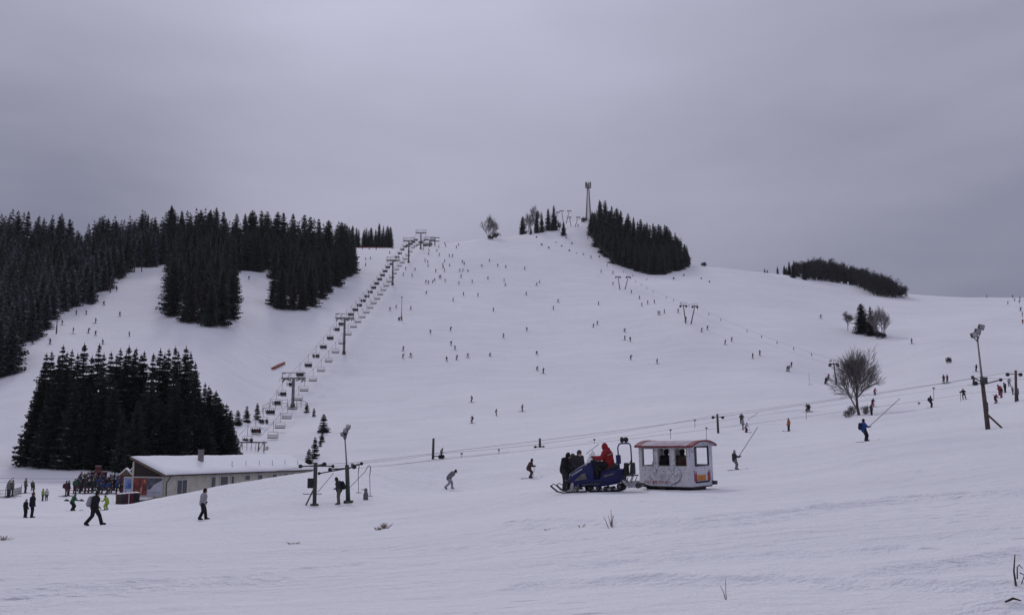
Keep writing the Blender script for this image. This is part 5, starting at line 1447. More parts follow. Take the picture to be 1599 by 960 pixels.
# ------------------------------------------------------------------ the drag lift in front: posts, floodlights, ropes
def pulley_arm(root, z, arms, yaw_, mi='steel_dark'):
    """arms: list of (length to one side, wheel radius)"""
    c, s = math.cos(yaw_), math.sin(yaw_)
    for L, wr, dz in arms:
        m = MB(); e = Vector((c*L, s*L, z+dz)); m.tube((0, 0, z), e, .05, .045, 6); m.build('arm', M[mi], root)
        m = MB(); m.lathe([(0, .8*wr), (.2, wr), (.4, .75*wr), (.6, .75*wr), (.8, wr), (1, .8*wr)], e + Vector((0, -.10, 0)), e + Vector((0, .10, 0)), 12); m.build('pulley', M['black'], root)
def flood_heads(root, base, spec):
    for dx, dz, rx, w in spec:
        h = MB(); h.box(base + Vector((dx, -.10, dz)), (w, .35, w*1.0), 0, (R(12), R(rx), 0))
        ho = h.build('floodlight', M['steel_dark'], root)
        g = MB(); g.box(base + Vector((dx, -.29, dz)), (w*.9, .04, w*.9), 0, (R(12), R(rx), 0)); g.build('lens', M['lamp_glass'], ho)
        a = MB(); a.tube(base + Vector((0, 0, -.45)), base + Vector((dx, 0, dz-.1)), .045, .04, 6); a.build('bracket', M['galv'], root)
g1 = hit(491, 789); r1 = math.hypot(g1.x, g1.y); h1 = 64*r1/FPX
root = thing('drag_lift_post', 'square green drag lift post with black control box and side pulleys', 'lift post', g1, R(8), 'posts of the front drag lift')
m = MB(); m.box((0, 0, h1/2-.15), (.24, .24, h1+.3)); m.build('post', M['post_green'], root)
m = MB(); m.box((0, 0, .06), (.5, .5, .12)); m.tube((0, 0, 1.2), (-.55, -.1, 0), .05, .05, 6); m.build('foot', M['post_green'], root)
m = MB(); m.box((-.30, -.05, h1*.52), (.34, .3, .62)); m.build('control_box', M['black'], root)
m = MB(); m.tube((-.75, 0, h1*.27), (.45, 0, h1*.27), .025, .025, 5); m.build('peg', M['steel_dark'], root)
pulley_arm(root, h1-.22, [(-.95, .13, -.02), (.55, .15, .1), (1.1, .11, -.02)], 0)
g2 = hit(544, 785); r2 = math.hypot(g2.x, g2.y)
hp = (785-728)*r2/FPX; hl = (785-676)*r2/FPX
tp = at(538, 676, r2) - g2
root = thing('floodlight_pole', 'shorter green floodlight pole with drag lift pulleys beside the backpacker', 'floodlight pole', g2, 0, None)
m = MB(); m.path([(0, 0, -.3), (-.08, 0, hp*.5), (-.15, 0, hp)], [.15, .14, .13], 10); m.box((0, 0, .08), (.55, .5, .18)); m.build('post', M['post_green'], root)
m = MB(); m.path([(-.14, 0, hp-.3), Vector(tp)*.8 + Vector((0, 0, .15)), tp], [.055, .045, .04], 8); m.build('mast', M['galv'], root)
flood_heads(root, Vector(tp) + Vector((.05, 0, .0)), [(-.17, -.06, -18, .22), (.03, .16, 12, .26), (.20, .40, 12, .26)])
pulley_arm(root, hp-.2, [(-1.25, .13, -.10), (-1.95, .10, -.35), (.32, .15, .08), (.8, .11, .28)], 0)
m = MB(); m.box((.2, 0, hp-.05), (.16, .16, .3)); m.build('junction_box', M['galv'], root)
# tow bars hanging by the two posts
def tow(px, y0, y1, r, lab, crook=0.0, bar=True):
    a = at(px, y0, r); b = at(px + crook*.2, y1, r)
    m = MB(); d = b-a
    m.path([Vector((-.18, 0, .06)), Vector((-.04, 0, .10)), Vector((.04, 0, 0)), d*.18 + Vector((crook*.02, 0, 0)), d*.30 + Vector((-.03, 0, 0)), d], [.022, .03, .03, .03, .022, .02], 6)
    if bar: m.box(d, (.38, .05, .04))
    tag(m.build('tow_bar', M['steel_dark'], None, a), lab, 'tow bar', 'tow bars by the floodlight pole')
tow(560, 726, 769, r2+1.5, 'nearer of two plain tow bars hanging right of the shorter floodlight pole')
tow(578, 729, 774, r2+3, 'outer tow bar hanging right of the shorter floodlight pole')
def strut(p0, p1, lab, r=.022, mi='steel_dark', name='tow_bar', cat='tow bar', group=None, handle=False):
    m = MB(); m.path([(0, 0, 0), (p1-p0)*.5, p1-p0], r, 6)
    if handle: m.tube((p1-p0) - Vector((.16, 0, 0)), (p1-p0) + Vector((.16, 0, 0)), r*1.3, r*1.3, 5)
    tag(m.build(name, M[mi], None, p0), lab, cat, group)
strut(at(521, 738, r1+1), at(496, 768, r1+.3), 'slanting tow rod reaching up from the square green post', .018)
strut(at(545, 762, r2+.2), at(570, 736, r2+.8), 'lower slanting tow rod right of the shorter floodlight pole', .018)
strut(at(570, 736, r2+.8), at(575, 727, r2+1), 'upper bent end of the slanting tow rod by the floodlight pole', .02)
# tall floodlight pole on the right
g3 = hit(1543, 670); r3 = math.hypot(g3.x, g3.y)
t3 = at(1533, 588, r3) - g3; l3 = at(1526, 527, r3) - g3
root = thing('floodlight_pole', 'tall leaning floodlight pole with three lamp heads and a diagonal prop', 'floodlight pole', g3)
m = MB(); m.path([(0, 0, -.3), Vector(t3)*.5, t3], [.19, .165, .14], 10); m.build('post', M['rust'], root)
m = MB(); m.path([Vector(t3)*.9, t3, l3], [.09, .085, .06], 8); m.build('mast', M['galv'], root)
m = MB(); m.tube((1.25, -.1, -.1), Vector(t3)*.30, .08, .08, 6); m.build('prop', M['rust'], root)
flood_heads(root, Vector(l3) + Vector((0, 0, .1)), [(-.32, .08, -20, .36), (.02, .38, 10, .40), (.32, .72, 14, .40)])
pulley_arm(root, t3.z*.86, [(-.75, .18, .05), (-.95, .11, .55), (1.25, .13, .32)], 0)
m = MB(); m.box((-.08, -.12, t3.z*.42), (.22, .2, .7)); m.build('junction_box', M['steel_dark'], root)
m = MB(); m.box((-.12, -.1, t3.z*.92), (.40, .40, .55)); m.build('switch_box', M['steel_dark'], root)
# posts of the second line, standing beyond the crest
def t_post(px, r, top, base, lab, arm, arm_y, mi='steel_dark', wheel=.2, rad=.11):
    b = ground(px, r); tpt = at(px, top, r)
    root = thing('drag_lift_post', lab, 'lift post', b, 0, 'posts of the rear drag lift')
    m = MB(); m.path([(0, 0, -.3), tpt-b], [rad*1.2, rad], 8); m.build('post', M[mi], root)
    za = at(px, arm_y, r).z - b.z
    for L in arm:
        m = MB(); m.tube((0, 0, za), (L, 0, za), .05, .05, 6); m.build('arm', M[mi], root)
        m = MB(); m.tube((L, -.12, za-.05), (L, .12, za-.05), wheel, wheel, 10); m.build('pulley', M['black'], root)
    return at(px, arm_y, r)
q1 = t_post(677, 97, 684, 720, 'plain dark post with one low pulley arm standing behind the crest', (.7, .95), 712, 'post_green')
q2 = t_post(843, 104, 684, 700, 'short post with low crossed pulley arm half hidden by the crest', (-.5, .35), 697, 'post_green', .15)
q3 = t_post(1120, 136, 646, 675, 'T-topped drag lift post in the middle of the right slope', (-.65, .65), 651, 'post_green', .2, .14)
q4 = t_post(1586, 128, 578, 612, 'far right drag lift post with crossarm beside the waiting skiers', (-.75, .75), 584, 'rust', .2, .14)
u1 = g1 + Vector((.3, 0, h1-.1)); u2 = g2 + Vector((0, .1, hp-.1)); u3 = g3 + Vector(t3)*.9
GF = 'ropes of the front drag lift'; GR = 'ropes of the rear drag lift'
cable([at(400, 739, r1+2), u1, u2 + Vector((.3, 0, .25)), u3 + Vector((-.2, 0, .35)), at(1640, 592, 96)], .012, 'upper front drag lift rope running past both floodlight poles', .006, GF)
cable([u2 + Vector((-1.2, 0, -.1)), u2 + Vector((.3, 0, -.15)), u3 + Vector((0, 0, -.75)), at(1640, 612, 96)], .009, 'lower front drag lift rope running past both floodlight poles', .006, GF)
cable([at(520, 728, 85), q1 + Vector((.6, 0, .25)), q2 + Vector((0, 0, .25)), q3 + Vector((-.6, 0, .2)), q4 + Vector((-.7, 0, .2)), at(1650, 575, 132)], .015, 'upper rear drag lift rope running over the T-topped post', .004, GR)
cable([at(520, 735, 85), q1 + Vector((.9, 0, -.2)), q2 + Vector((.3, 0, -.1)), q3 + Vector((.6, 0, -.45)), q4 + Vector((.7, 0, -.25)), at(1650, 590, 132)], .011, 'lower rear drag lift rope running under the T-topped post', .004, GR)
cable([at(-20, 746, 150), at(110, 747, 150), at(210, 746, 150)], .022, 'upper slack rope of the beginner lift by the queue', .004, 'ropes by the queue')
cable([at(-20, 752.5, 140), at(110, 752, 140), at(200, 750, 140)], .014, 'lower slack rope of the beginner lift by the queue', .004, 'ropes by the queue')
def tick(px, y0, y1, r, lab):
    a = at(px, y0, r); m = MB(); m.tube((0, 0, 0), at(px, y1, r)-a, .018, .018, 5); m.box((0, 0, 0), (.16, .1, .10)); m.build
    tag(m.build('tow_hanger', M['steel_dark'], None, a), lab, 'tow hanger', 'hangers on the near drag ropes')
for px, y0, y1, r, lab in ((1047,671,685,78,'short tow hanger above the carriage roof, middle of the roof'),(1103,668,688,79,'tow hanger just above the rear end of the carriage roof'),(1085,656,668,79,'thin tow hanger on the ropes above the carriage'),(1259,640,655,80,'tow hanger on the ropes left of the big bare tree'),
                           (928,686,692,74,'tiny hanger on the rope left of the driver'),(1458,606,622,82,'tow hanger on the ropes right of the blue skier'),(1500,612,626,84,'tow hanger on the ropes left of the tall floodlight pole'),(779,702,709,73,'tiny hanger on the rope left of the short crossed post'),
                           (721,708,714,72,'tiny hanger on the rope right of the plain dark post'),(1435,629,633,82,'bead-like clamp on the lower rope right of the big tree')):
    tick(px, y0, y1, r, lab)

# ------------------------------------------------------------------ people near the camera
gp = hit
near_person('person in black striding with a pale backpack on the snow at the left', gp(146, 820), 'walk', R(8), 'cloth_black', 'cloth_black', 'cloth_black', 1.80, backpack='cloth_light_grey')
near_person('person in pale grey jacket and black trousers walking below the house', gp(316, 811), 'walk_in', R(14), 'cloth_light_grey', 'cloth_black', 'cloth_black', 1.78)
near_person('tall adult in dark clothes holding a child\'s hand at the left edge', gp(49, 808), 'stand', R(20), 'cloth_black', 'cloth_black', 'cloth_brown', 1.78)
near_person('small child in dark suit with pale hat beside the tall adult', gp(39, 808), 'stand', R(60), 'cloth_black', 'cloth_black', 'cloth_light_grey', 1.30)
near_person('person in grey jacket with black backpack looking down by the floodlight pole', gp(529, 787), 'lean', R(184), 'cloth_charcoal', 'cloth_khaki', 'hair', 1.80, backpack='cloth_black')
near_person('person in grey top bent far forward trudging across the middle', gp(702, 763, 60), 'bend', R(10), 'cloth_grey', 'cloth_light_grey', 'cloth_black', 1.85)
near_person('dark brown clad skier gliding with poles left of the snowmobile', gp(828, 746, 60), 'ski', R(-8), 'cloth_brown', 'cloth_brown', 'cloth_black', 1.70, skis=True, poles=True, tilt=.4)
near_person('skier in blue jacket with backpack towed by a long tow bar', gp(1352, 689), 'tbar', R(10), 'cloth_blue', 'cloth_black', 'cloth_black', 1.80, skis=True, backpack='cloth_navy', tilt=.4)
near_person('child in dark jacket and red ski boots towed behind the carriage', gp(1149, 733), 'tbar', R(8), 'cloth_charcoal', 'cloth_grey', 'cloth_light_grey', 1.30, skis=True, tilt=.4)
near_person('skier in orange red jacket standing alone on the right slope', gp(1232, 673, 90), 'stand', R(200), 'cloth_orange', 'cloth_charcoal', 'cloth_black', 1.75, skis=True)
near_person('dark skier with backpack on the lift track right of the big tree', gp(1454, 636, 90), 'tbar', R(8), 'cloth_navy', 'cloth_black', 'cloth_black', 1.80, skis=True, backpack='cloth_black')
near_person('pale-jacketed adult standing behind the child in red trousers', gp(1160, 671, 90), 'stand', R(-20), 'cloth_light_grey', 'cloth_grey', 'cloth_black', 1.75, skis=True)
near_person('child in white jacket and wine-red trousers on the right slope', gp(1165, 675, 90), 'ski', R(-50), 'cloth_white', 'cloth_wine', 'cloth_charcoal', 1.45, skis=True)
near_person('skier seen just above the pale-jacketed adult on the right slope', gp(1158, 661, 100), 'ski', R(-90), 'cloth_brown', 'cloth_charcoal', 'cloth_black', 1.70, skis=True)
near_person('grey skier dropping down just left of the big bare tree', gp(1262, 642, 100), 'tuck', R(-70), 'cloth_grey', 'cloth_grey', 'cloth_black', 1.70, skis=True, tilt=.5)
near_person('dark skier waiting under the right side of the big bare tree', gp(1361, 648, 90), 'stand', R(-60), 'cloth_charcoal', 'cloth_black', 'cloth_black', 1.70, skis=True)
near_person('reddish skier partly hidden by the twigs right of the big tree trunk', gp(1363, 635, 90), 'ski', R(-70), 'cloth_wine', 'cloth_red', 'cloth_black', 1.65, skis=True)
near_person('small pinkish skier higher behind the twigs of the big bare tree', gp(1366, 617, 120), 'ski', R(-60), 'cloth_pink', 'cloth_wine', 'cloth_black', 1.75, skis=True)
near_person('person in bright blue jacket with dark trousers at the far right edge', gp(1589, 626, 70), 'stand', R(180), 'cloth_sky', 'cloth_navy', 'cloth_blue', 1.80)
near_person('child in wine-red jacket with arms out beside the tall floodlight pole', gp(1555, 630, 70), 'ski', R(-75), 'cloth_wine', 'cloth_wine', 'cloth_wine', 1.30, skis=True)
near_person('skier in red jacket with red backpack waiting by the far drag post', gp(1561, 617, 70), 'lean', R(170), 'cloth_red', 'cloth_brown', 'cloth_black', 1.65, skis=True, backpack='cloth_red')
near_person('person in magenta trousers standing close to the red backpack skier', gp(1564, 621, 70), 'stand', R(200), 'cloth_wine', 'cloth_pink', 'cloth_black', 1.55)
near_person('dark skier leaning forward between the red skier and the far post', gp(1570, 613, 70), 'lean', R(190), 'cloth_charcoal', 'cloth_black', 'cloth_black', 1.65, skis=True)
near_person('pale small skier just behind the group at the far drag post', gp(1576, 603, 80), 'ski', R(-90), 'cloth_light_grey', 'cloth_grey', 'cloth_charcoal', 1.6, skis=True)
near_person('seated grey figure on the snow beside the far drag post', gp(1582, 616, 70), 'lean', R(170), 'cloth_grey', 'cloth_charcoal', 'cloth_black', 1.2)
near_person('short child in dark green jacket crouching on skis below the queue', gp(113, 797, 60), 'ski', R(-10), 'cloth_green', 'cloth_black', 'cloth_green', 1.55, skis=True)
near_person('child in lime jacket and yellow-green trousers skiing below the barrels', gp(166, 796, 60), 'ski', R(160), 'cloth_lime', 'cloth_lime', 'cloth_green', 1.30, skis=True)
near_person('seated skier resting beside the plain dark post on the crest', gp(689, 716, 75), 'lean', R(10), 'cloth_grey', 'cloth_charcoal', 'cloth_black', 1.1)
# snowman-like padded post right of the tow bars
b = gp(571, 780); m = MB(); m.lathe([(0, .17), (.5, .17), (.62, .15), (.66, .10), (.72, .11), (.92, .11), (1, .03)], (0, 0, -.1), (0, 0, .78), 12); m.tube((0, 0, .66), (-.3, -.1, .68), .035, .02, 6)
tag(m.build('padded_post', M['cloth_grey'], None, b), 'grey figure-like padded post with a beak right of the tow bars', 'padded post')
# the long tow ropes of the two towed skiers
TG = 'tow bars pulling single skiers'
strut(at(1405, 622, 79.5), at(1357, 666, 73.5), 'long tow bar pulling the skier in the blue jacket', .022, group=TG, handle=True)
strut(at(1183, 667, 69.5), at(1154, 712, 66), 'long tow bar pulling the child behind the carriage', .022, group=TG, handle=True)
strut(at(935, 693, 74), at(916, 708, 70), 'slanting tow bar hanging from the rope left of the driver', .022, group=TG)
strut(at(1184, 644, 96), at(1168, 655, 95), 'tow bar pulling the child in the white jacket', .018, group=TG)

# ------------------------------------------------------------------ the lift queue
rq = random.Random(5)
queue = []
def q_add(px, py, r, jk, tr, word, h=1.72, kind='stand', face=None, skis='two', bp=False):
    b = ground(px, r); 
    if py is not None:
        b = hit(px, py, r-18, r+30)
    if math.hypot(b.x, b.y) < 60: b = ground(px, r)
    o = far_person(b, kind, skis, jk, tr, rq.uniform(-.5, .9) if face is None else face, h/1.75, rq.choice(['cloth_black', 'cloth_charcoal', 'cloth_navy', 'cloth_black']), .3, bp)
    queue.append((px, o, word))
named = [(12,777,122,'cloth_grey','cloth_charcoal','grey-jacketed queuer at the left edge'),(13.5,775,124,'cloth_wine','cloth_brown','wine-jacketed queuer at the left edge'),(18.5,775,122,'cloth_khaki','cloth_charcoal','khaki-jacketed skier under the hooked tow bar'),
         (39,770,128,'cloth_khaki','cloth_charcoal','khaki-clad skier standing alone in the left flat'),(50,766,132,'cloth_green','cloth_black','green-jacketed skier above the adult with child'),(52,771,126,'cloth_brown','cloth_khaki','brown-clad skier just above the adult with child'),
         (66,782,118,'cloth_lime','cloth_charcoal','lime-jacketed child of the standing pair'),(72,782,118,'cloth_white','cloth_charcoal','white-jacketed child of the standing pair'),(102,775,118,'cloth_wine','cloth_charcoal','wine-jacketed skier carrying a pack left of the queue'),
         (106,774,119,'cloth_navy','cloth_wine','navy skier close beside the wine-jacketed one')]
for px, py, r, jk, tr, w in named:
    b = hit(px, py, r-20, r+25); hh = 1.25 if 'child' in w else 1.75
    o = far_person(b, 'stand', 'two' if 'child' not in w else None, jk, tr, rq.uniform(-1.2, .6), hh/1.75, rq.choice(['cloth_black', 'cloth_charcoal', 'cloth_white' if 'white' in w else 'cloth_black']), .2, 'pack' in w)
    tag(o, w, 'person', 'people on the flat left of the queue')
near_dark = [('cloth_black','dark'),('cloth_charcoal','charcoal'),('cloth_navy','navy'),('cloth_blue','blue'),('cloth_wine','wine-red'),('cloth_red','red'),('cloth_orange','orange'),('cloth_green','green'),('cloth_purple','purple'),('cloth_teal','teal'),('cloth_brown','brown'),('cloth_grey','grey')]
wts = [9, 7, 6, 4, 1.8, 1.4, .7, 2, 1, 1.5, 2, 2.4]
rows = [(756, 126, 204, 4.3, 'rear'), (761, 122, 205, 4.1, 'third'), (766, 118, 204, 4.5, 'second'), (771, 116, 200, 7.0, 'front')]
for py, x0, x1, dx, rn_ in rows:
    x = x0; k = 0
    while x < x1:
        jk, w = rq.choices(near_dark, wts)[0]
        b = hit(x, py + rq.uniform(-1.5, 1.5), 95, 165)
        o = far_person(b, rq.choice(['stand', 'stand', 'ski']), 'two', jk, rq.choice(['cloth_black', 'cloth_charcoal', 'cloth_navy', 'cloth_brown', 'cloth_wine']), rq.uniform(-.6, 1.0), rq.uniform(.90, 1.04), rq.choice(['cloth_black', 'cloth_charcoal', 'cloth_black', 'cloth_navy', 'cloth_white']), .2)
        tag(o, '%s-jacketed skier in the %s row of the lift queue, %s from left' % (w, rn_, nth(k)), 'person', 'skiers in the lift queue')
        x += dx*rq.uniform(.7, 1.35); k += 1
# hooked tow bar and slack net at the left edge
strut(at(18, 747, 122), at(18.5, 766, 122), 'hooked tow bar above the three queuers at the left edge', .03)
strut(at(18, 747, 122), at(21.5, 745.5, 122.3), 'bent hook end of the tow bar at the left edge', .035)
a = [hit(x, y, 90) for x, y in ((-8, 778), (8, 777), (20, 775), (33, 771))]
root = thing('low_net', 'dark low net strung behind the adult with child', 'net', a[0])
m = MB()
for p, q in zip(a, a[1:]):
    v0, v1 = p-a[0], q-a[0]; L = (v1-v0).length
    for z in (.15, .45, .8): m.tube(v0 + Vector((0, 0, z)), v1 + Vector((0, 0, z)), .02, .02, 4)
    for i in range(int(L/.25)):
        c = v0.lerp(v1, i*.25/L); m.tube(c, c + Vector((0, 0, .8)), .012, .012, 3)
m.build('netting', M['cloth_charcoal'], root)
for p in a:
    m = MB(); m.tube(p-a[0]-Vector((0, 0, .2)), p-a[0]+Vector((0, 0, 1.1)), .03, .03, 5); m.build('post', M['steel_dark'], root)
for px, py in ((104, 782), (127, 782)):
    b = hit(px, py, 60); m = MB(); m.lathe([(0, .30), (.4, .28), (1, .05)], (0, 0, -.05), (0, 0, .22), 9)
    tag(m.build('kit_bag', M['cloth_charcoal'], None, b), 'dark bag dropped on the snow, %s of two below the queue' % ('left' if px == 104 else 'right'), 'bag')

# ------------------------------------------------------------------ the snowmobile
M['sled_blue'] = mat('deep_blue_plastic', (.010, .013, .085), .5, noise=(2.0, (.013, .016, .062), .4, .7), spec=.25)
M['sled_dark'] = mat('black_plastic_panel', (.014, .014, .020), .5)
M['vent_grey'] = mat('silver_grey_panel', (.13, .125, .12), .5, noise=(6, (.08, .08, .08), .4, .6))
M['alu'] = mat('bare_aluminium', (.42, .42, .43), .4, .6, noise=(4, (.30, .30, .31), .4, .6))
M['shield'] = bpy.data.materials.new('clear_windshield'); M['shield'].use_nodes = True
_b = M['shield'].node_tree.nodes['Principled BSDF']
_b.inputs['Base Color'].default_value = (.75, .76, .80, 1); _b.inputs['Roughness'].default_value = .12; _b.inputs['Alpha'].default_value = .30
sb = hit(927, 768); SR = math.hypot(sb.x, sb.y)
S_YAW = R(180) - R(19)                     # heads left and slightly away from level
sled = thing('snowmobile', 'dark blue utility snowmobile with roll bar towing the white carriage', 'snowmobile', sb, S_YAW)
# follow the slope of the snow
def settle(o, half):
    f = Vector((math.cos(o.rotation_euler.z), math.sin(o.rotation_euler.z), 0)); s = Vector((-f.y, f.x, 0)); p = o.location
    zf = zat(*(p+f*half).xy)-zat(*(p-f*half).xy); zs = zat(*(p+s*.6).xy)-zat(*(p-s*.6).xy)
    F = Vector((f.x, f.y, zf/(2*half))).normalized(); S_ = (Vector((s.x, s.y, zs/1.2))); S_ = (S_-F*S_.dot(F)).normalized(); U = F.cross(S_)
    o.rotation_euler = Matrix((F, S_, U)).transposed().to_euler()
sled.scale = (.86, .95, .97)
settle(sled, 1.5)
# local: +x forward (towards photo left), y = side, z up. 1 m is about 36 photo px
def loft(mb, secs, mi=0, smooth=True, caps=True):
    """secs: list of rings (same count)"""
    n = len(secs[0]); vs = [p for r in secs for p in r]; fs = []
    for i in range(len(secs)-1):
        for k in range(n):
            a, b = i*n+k, i*n+(k+1) % n
            fs.append((a, b, b+n, a+n))
    mb.add(vs, fs, mi, smooth)
    if caps: mb.add(vs, [tuple(range(n))[::-1], tuple(range((len(secs)-1)*n, len(secs)*n))], mi)
def sect(x, w, z0, z1, top=.6, n=3):
    """a rounded box section at x: half width w, from z0 to z1, narrower at the top"""
    zm = z0 + (z1-z0)*.55
    return [(x, -w*.80, z0), (x, -w, z0+(z1-z0)*.22), (x, -w, zm), (x, -w*top-.0, z1-.04), (x, -w*top*.6, z1), (x, w*top*.6, z1), (x, w*top, z1-.04), (x, w, zm), (x, w, z0+(z1-z0)*.22), (x, w*.80, z0)]
m = MB()
loft(m, [sect(1.22, .20, .50, .66, .8), sect(1.10, .36, .34, .84, .7), sect(.88, .46, .26, 1.00, .62), sect(.55, .52, .22, 1.16, .56), sect(.22, .54, .22, 1.30, .50), sect(-.02, .53, .22, 1.36, .42), sect(-.18, .50, .24, 1.20, .5)])
body = m.build('hood', M['sled_blue'], sled)
bv = body.modifiers.new('b', 'SUBSURF'); bv.levels = 1; bv.render_levels = 2
m = MB()          # tunnel and side panels behind the hood
loft(m, [sect(-.10, .50, .24, .62, .9), sect(-.45, .49, .24, .58, .9), sect(-.62, .47, .25, .92, .85), sect(-1.15, .45, .31, .98, .85), sect(-1.62, .42, .50, .98, .85)])
m.build('rear_body', M['sled_blue'], sled)
m = MB(); loft(m, [sect(-.20, .22, .60, 1.0, .8), sect(-.50, .26, .62, 1.02, .8), sect(-.95, .28, .9, 1.12, .8), sect(-1.20, .27, .93, 1.24, .7), sect(-1.35, .2, .95, 1.10, .7)]); m.build('seat', M['black'], sled)
for g in (-1, 1):
    m = MB(); m.box((-.33, g*.44, .42), (.62, .20, .06)); m.build('footrest', M['sled_dark'], sled)
    m = MB(); m.prism([(.80, .52), (.16, .60), (.20, .86), (.42, .82)], g*.540, g*.565); m.build('side_vent', M['vent_grey'], sled)
    m = MB(); m.prism([(.95, .79), (.40, 1.06), (.36, 1.02), (.92, .75)], g*.50, g*.512); m.build('side_stripe', M['alu'], sled)
    m = MB(); m.box((-.05, g*.53, .36), (.9, .03, .035)); m.build('side_rail', M['vent_grey'], sled)
    for x in (.62, .28):
        m = MB(); m.tube((x, g*.52, .34), (x, g*.545, .34), .05, .05, 10); m.build('bolt_cover', M['vent_grey'], sled)
    m = MB(); m.prism([(-.70, .62), (-1.2, .74), (-1.2, .80), (-.70, .72)], g*.47, g*.485); m.build('rear_decal', M['vent_grey'], sled)
# headlight strip, bumper, windshield
m = MB(); m.box((1.10, 0, .78), (.10, .46, .12), 0, (0, R(-30), 0)); m.build('headlight', M['lamp_glass'], sled)
m = MB(); m.path([(1.0, -.34, .50), (1.34, -.30, .52), (1.40, 0, .56), (1.34, .30, .52), (1.0, .34, .50)], .028, 6); m.build('bumper', M['black'], sled)
m = MB()
ws = []
for u in range(7):
    y = -.36+u*.12; c = 1-(abs(y)/.36)**2
    ws.append([(.22+.14*c, y, 1.16+.05*c), (-.12+.10*c, y*.80, 1.86-.18*(1-c))])
vs = [p for q in ws for p in q]; m.add(vs, [(2*i, 2*i+2, 2*i+3, 2*i+1) for i in range(6)], 0, True)
w_ = m.build('windshield', M['shield'], sled); so = w_.modifiers.new('s', 'SOLIDIFY'); so.thickness = .008
m = MB(); m.path([(-.20, 0, 1.0), (-.24, 0, 1.34)], .04, 8); m.path([(-.34, -.38, 1.30), (-.27, -.22, 1.40), (-.24, 0, 1.38), (-.27, .22, 1.40), (-.34, .38, 1.30)], .022, 8); m.box((-.08, 0, 1.35), (.22, .30, .12)); m.build('handlebar', M['black'], sled)
for g in (-1, 1):
    m = MB(); m.box((-.20, g*.40, 1.42), (.05, .16, .11)); m.tube((-.2, g*.28, 1.32), (-.2, g*.4, 1.42), .015, .015, 5); m.build('mirror', M['black'], sled)
# skis with their upturned loops and struts
for g in (-1, 1):
    y = g*.46
    m = MB()
    pts = [Vector((.25, y, .045)), Vector((1.40, y, .03)), Vector((1.72, y, .09)), Vector((1.98, y, .28)), Vector((2.06, y, .36))]
    for q0, q1 in zip(pts, pts[1:]):
        d = q1-q0; m.box((q0+q1)/2, (d.length+.02, .17, .045), 0, (0, -math.atan2(d.z, d.x), 0))
    sk = m.build('ski', M['black'], sled)
    m = MB(); m.path([(2.04, y, .35), (1.92, y, .44), (1.75, y, .36), (1.58, y, .18), (1.36, y, .11)], .020, 6); m.build('ski_loop', M['black'], sk)
    m = MB(); m.tube((.98, y, .06), (.90, y*.72, .56), .075, .06, 8); m.tube((1.12, y, .06), (.92, y*.66, .62), .03, .03, 6); m.tube((.92, y, .14), (.70, y*.5, .40), .025, .025, 6); m.build('ski_strut', M['alu'], sled)
# the track: a rubber belt with lugs round its wheels
def belt(mb, path, w, th, mi=0):
    n = len(path)
    vs = []
    for i in range(n):
        a, b, c = Vector(path[i-1]), Vector(path[i]), Vector(path[(i+1) % n])
        t = (c-a).normalized(); nn = Vector((t.z, 0, -t.x))
        for y in (-w, w):
            for q in (0, th): vs.append(b + Vector((0, y, 0)) + nn*q)
    fs = []
    for i in range(n):
        a, b = i*4, ((i+1) % n)*4
        fs += [(a, b, b+1, a+1), (a+2, a+3, b+3, b+2), (a+1, b+1, b+3, a+3), (a, a+2, b+2, b)]
    mb.add(vs, fs, mi)
track_path = [(.10, .04), (-.4, .03), (-.9, .03), (-1.40, .04), (-1.56, .10), (-1.63, .22), (-1.58, .34), (-1.45, .42), (-1.0, .42), (-.5, .40), (0.0, .38), (.26, .34), (.34, .24), (.30, .12)]
P3 = [(x, 0, z) for x, z in track_path]
m = MB(); belt(m, P3, .26, -.035)
tot = []
for i in range(len(P3)):
    a, b = Vector(P3[i]), Vector(P3[(i+1) % len(P3)]); L = (b-a).length; k = max(1, int(L/.085))
    for q in range(k):
        p = a.lerp(b, (q+.5)/k); t = (b-a).normalized(); ang = math.atan2(t.z, t.x)
        m.box(p + Vector((0, 0, 0)), (.03, .50, .075), 0, (0, -ang, 0))
tr_ = m.build('track', M['rubber'], sled)
for g in (-.18, .18):
    for x, r in ((-1.38, .145), (-1.0, .09), (-.65, .09), (-.3, .09), (.14, .12)):
        m = MB(); m.tube((x, g-.03, .06+r), (x, g+.03, .06+r), r, r, 14); m.tube((x, g-.035, .06+r), (x, g+.035, .06+r), r*.5, r*.5, 10, 1); m.build('wheel', [M['black'], M['vent_grey']], tr_)
m = MB()
for g in (-.14, .14): m.box((-.55, g, .11), (1.5, .04, .05))
m.tube((-.9, 0, .12), (-.5, 0, .5), .04, .04, 6); m.tube((-.2, 0, .12), (.05, 0, .5), .04, .04, 6); m.build('slide_rail', M['alu'], sled)
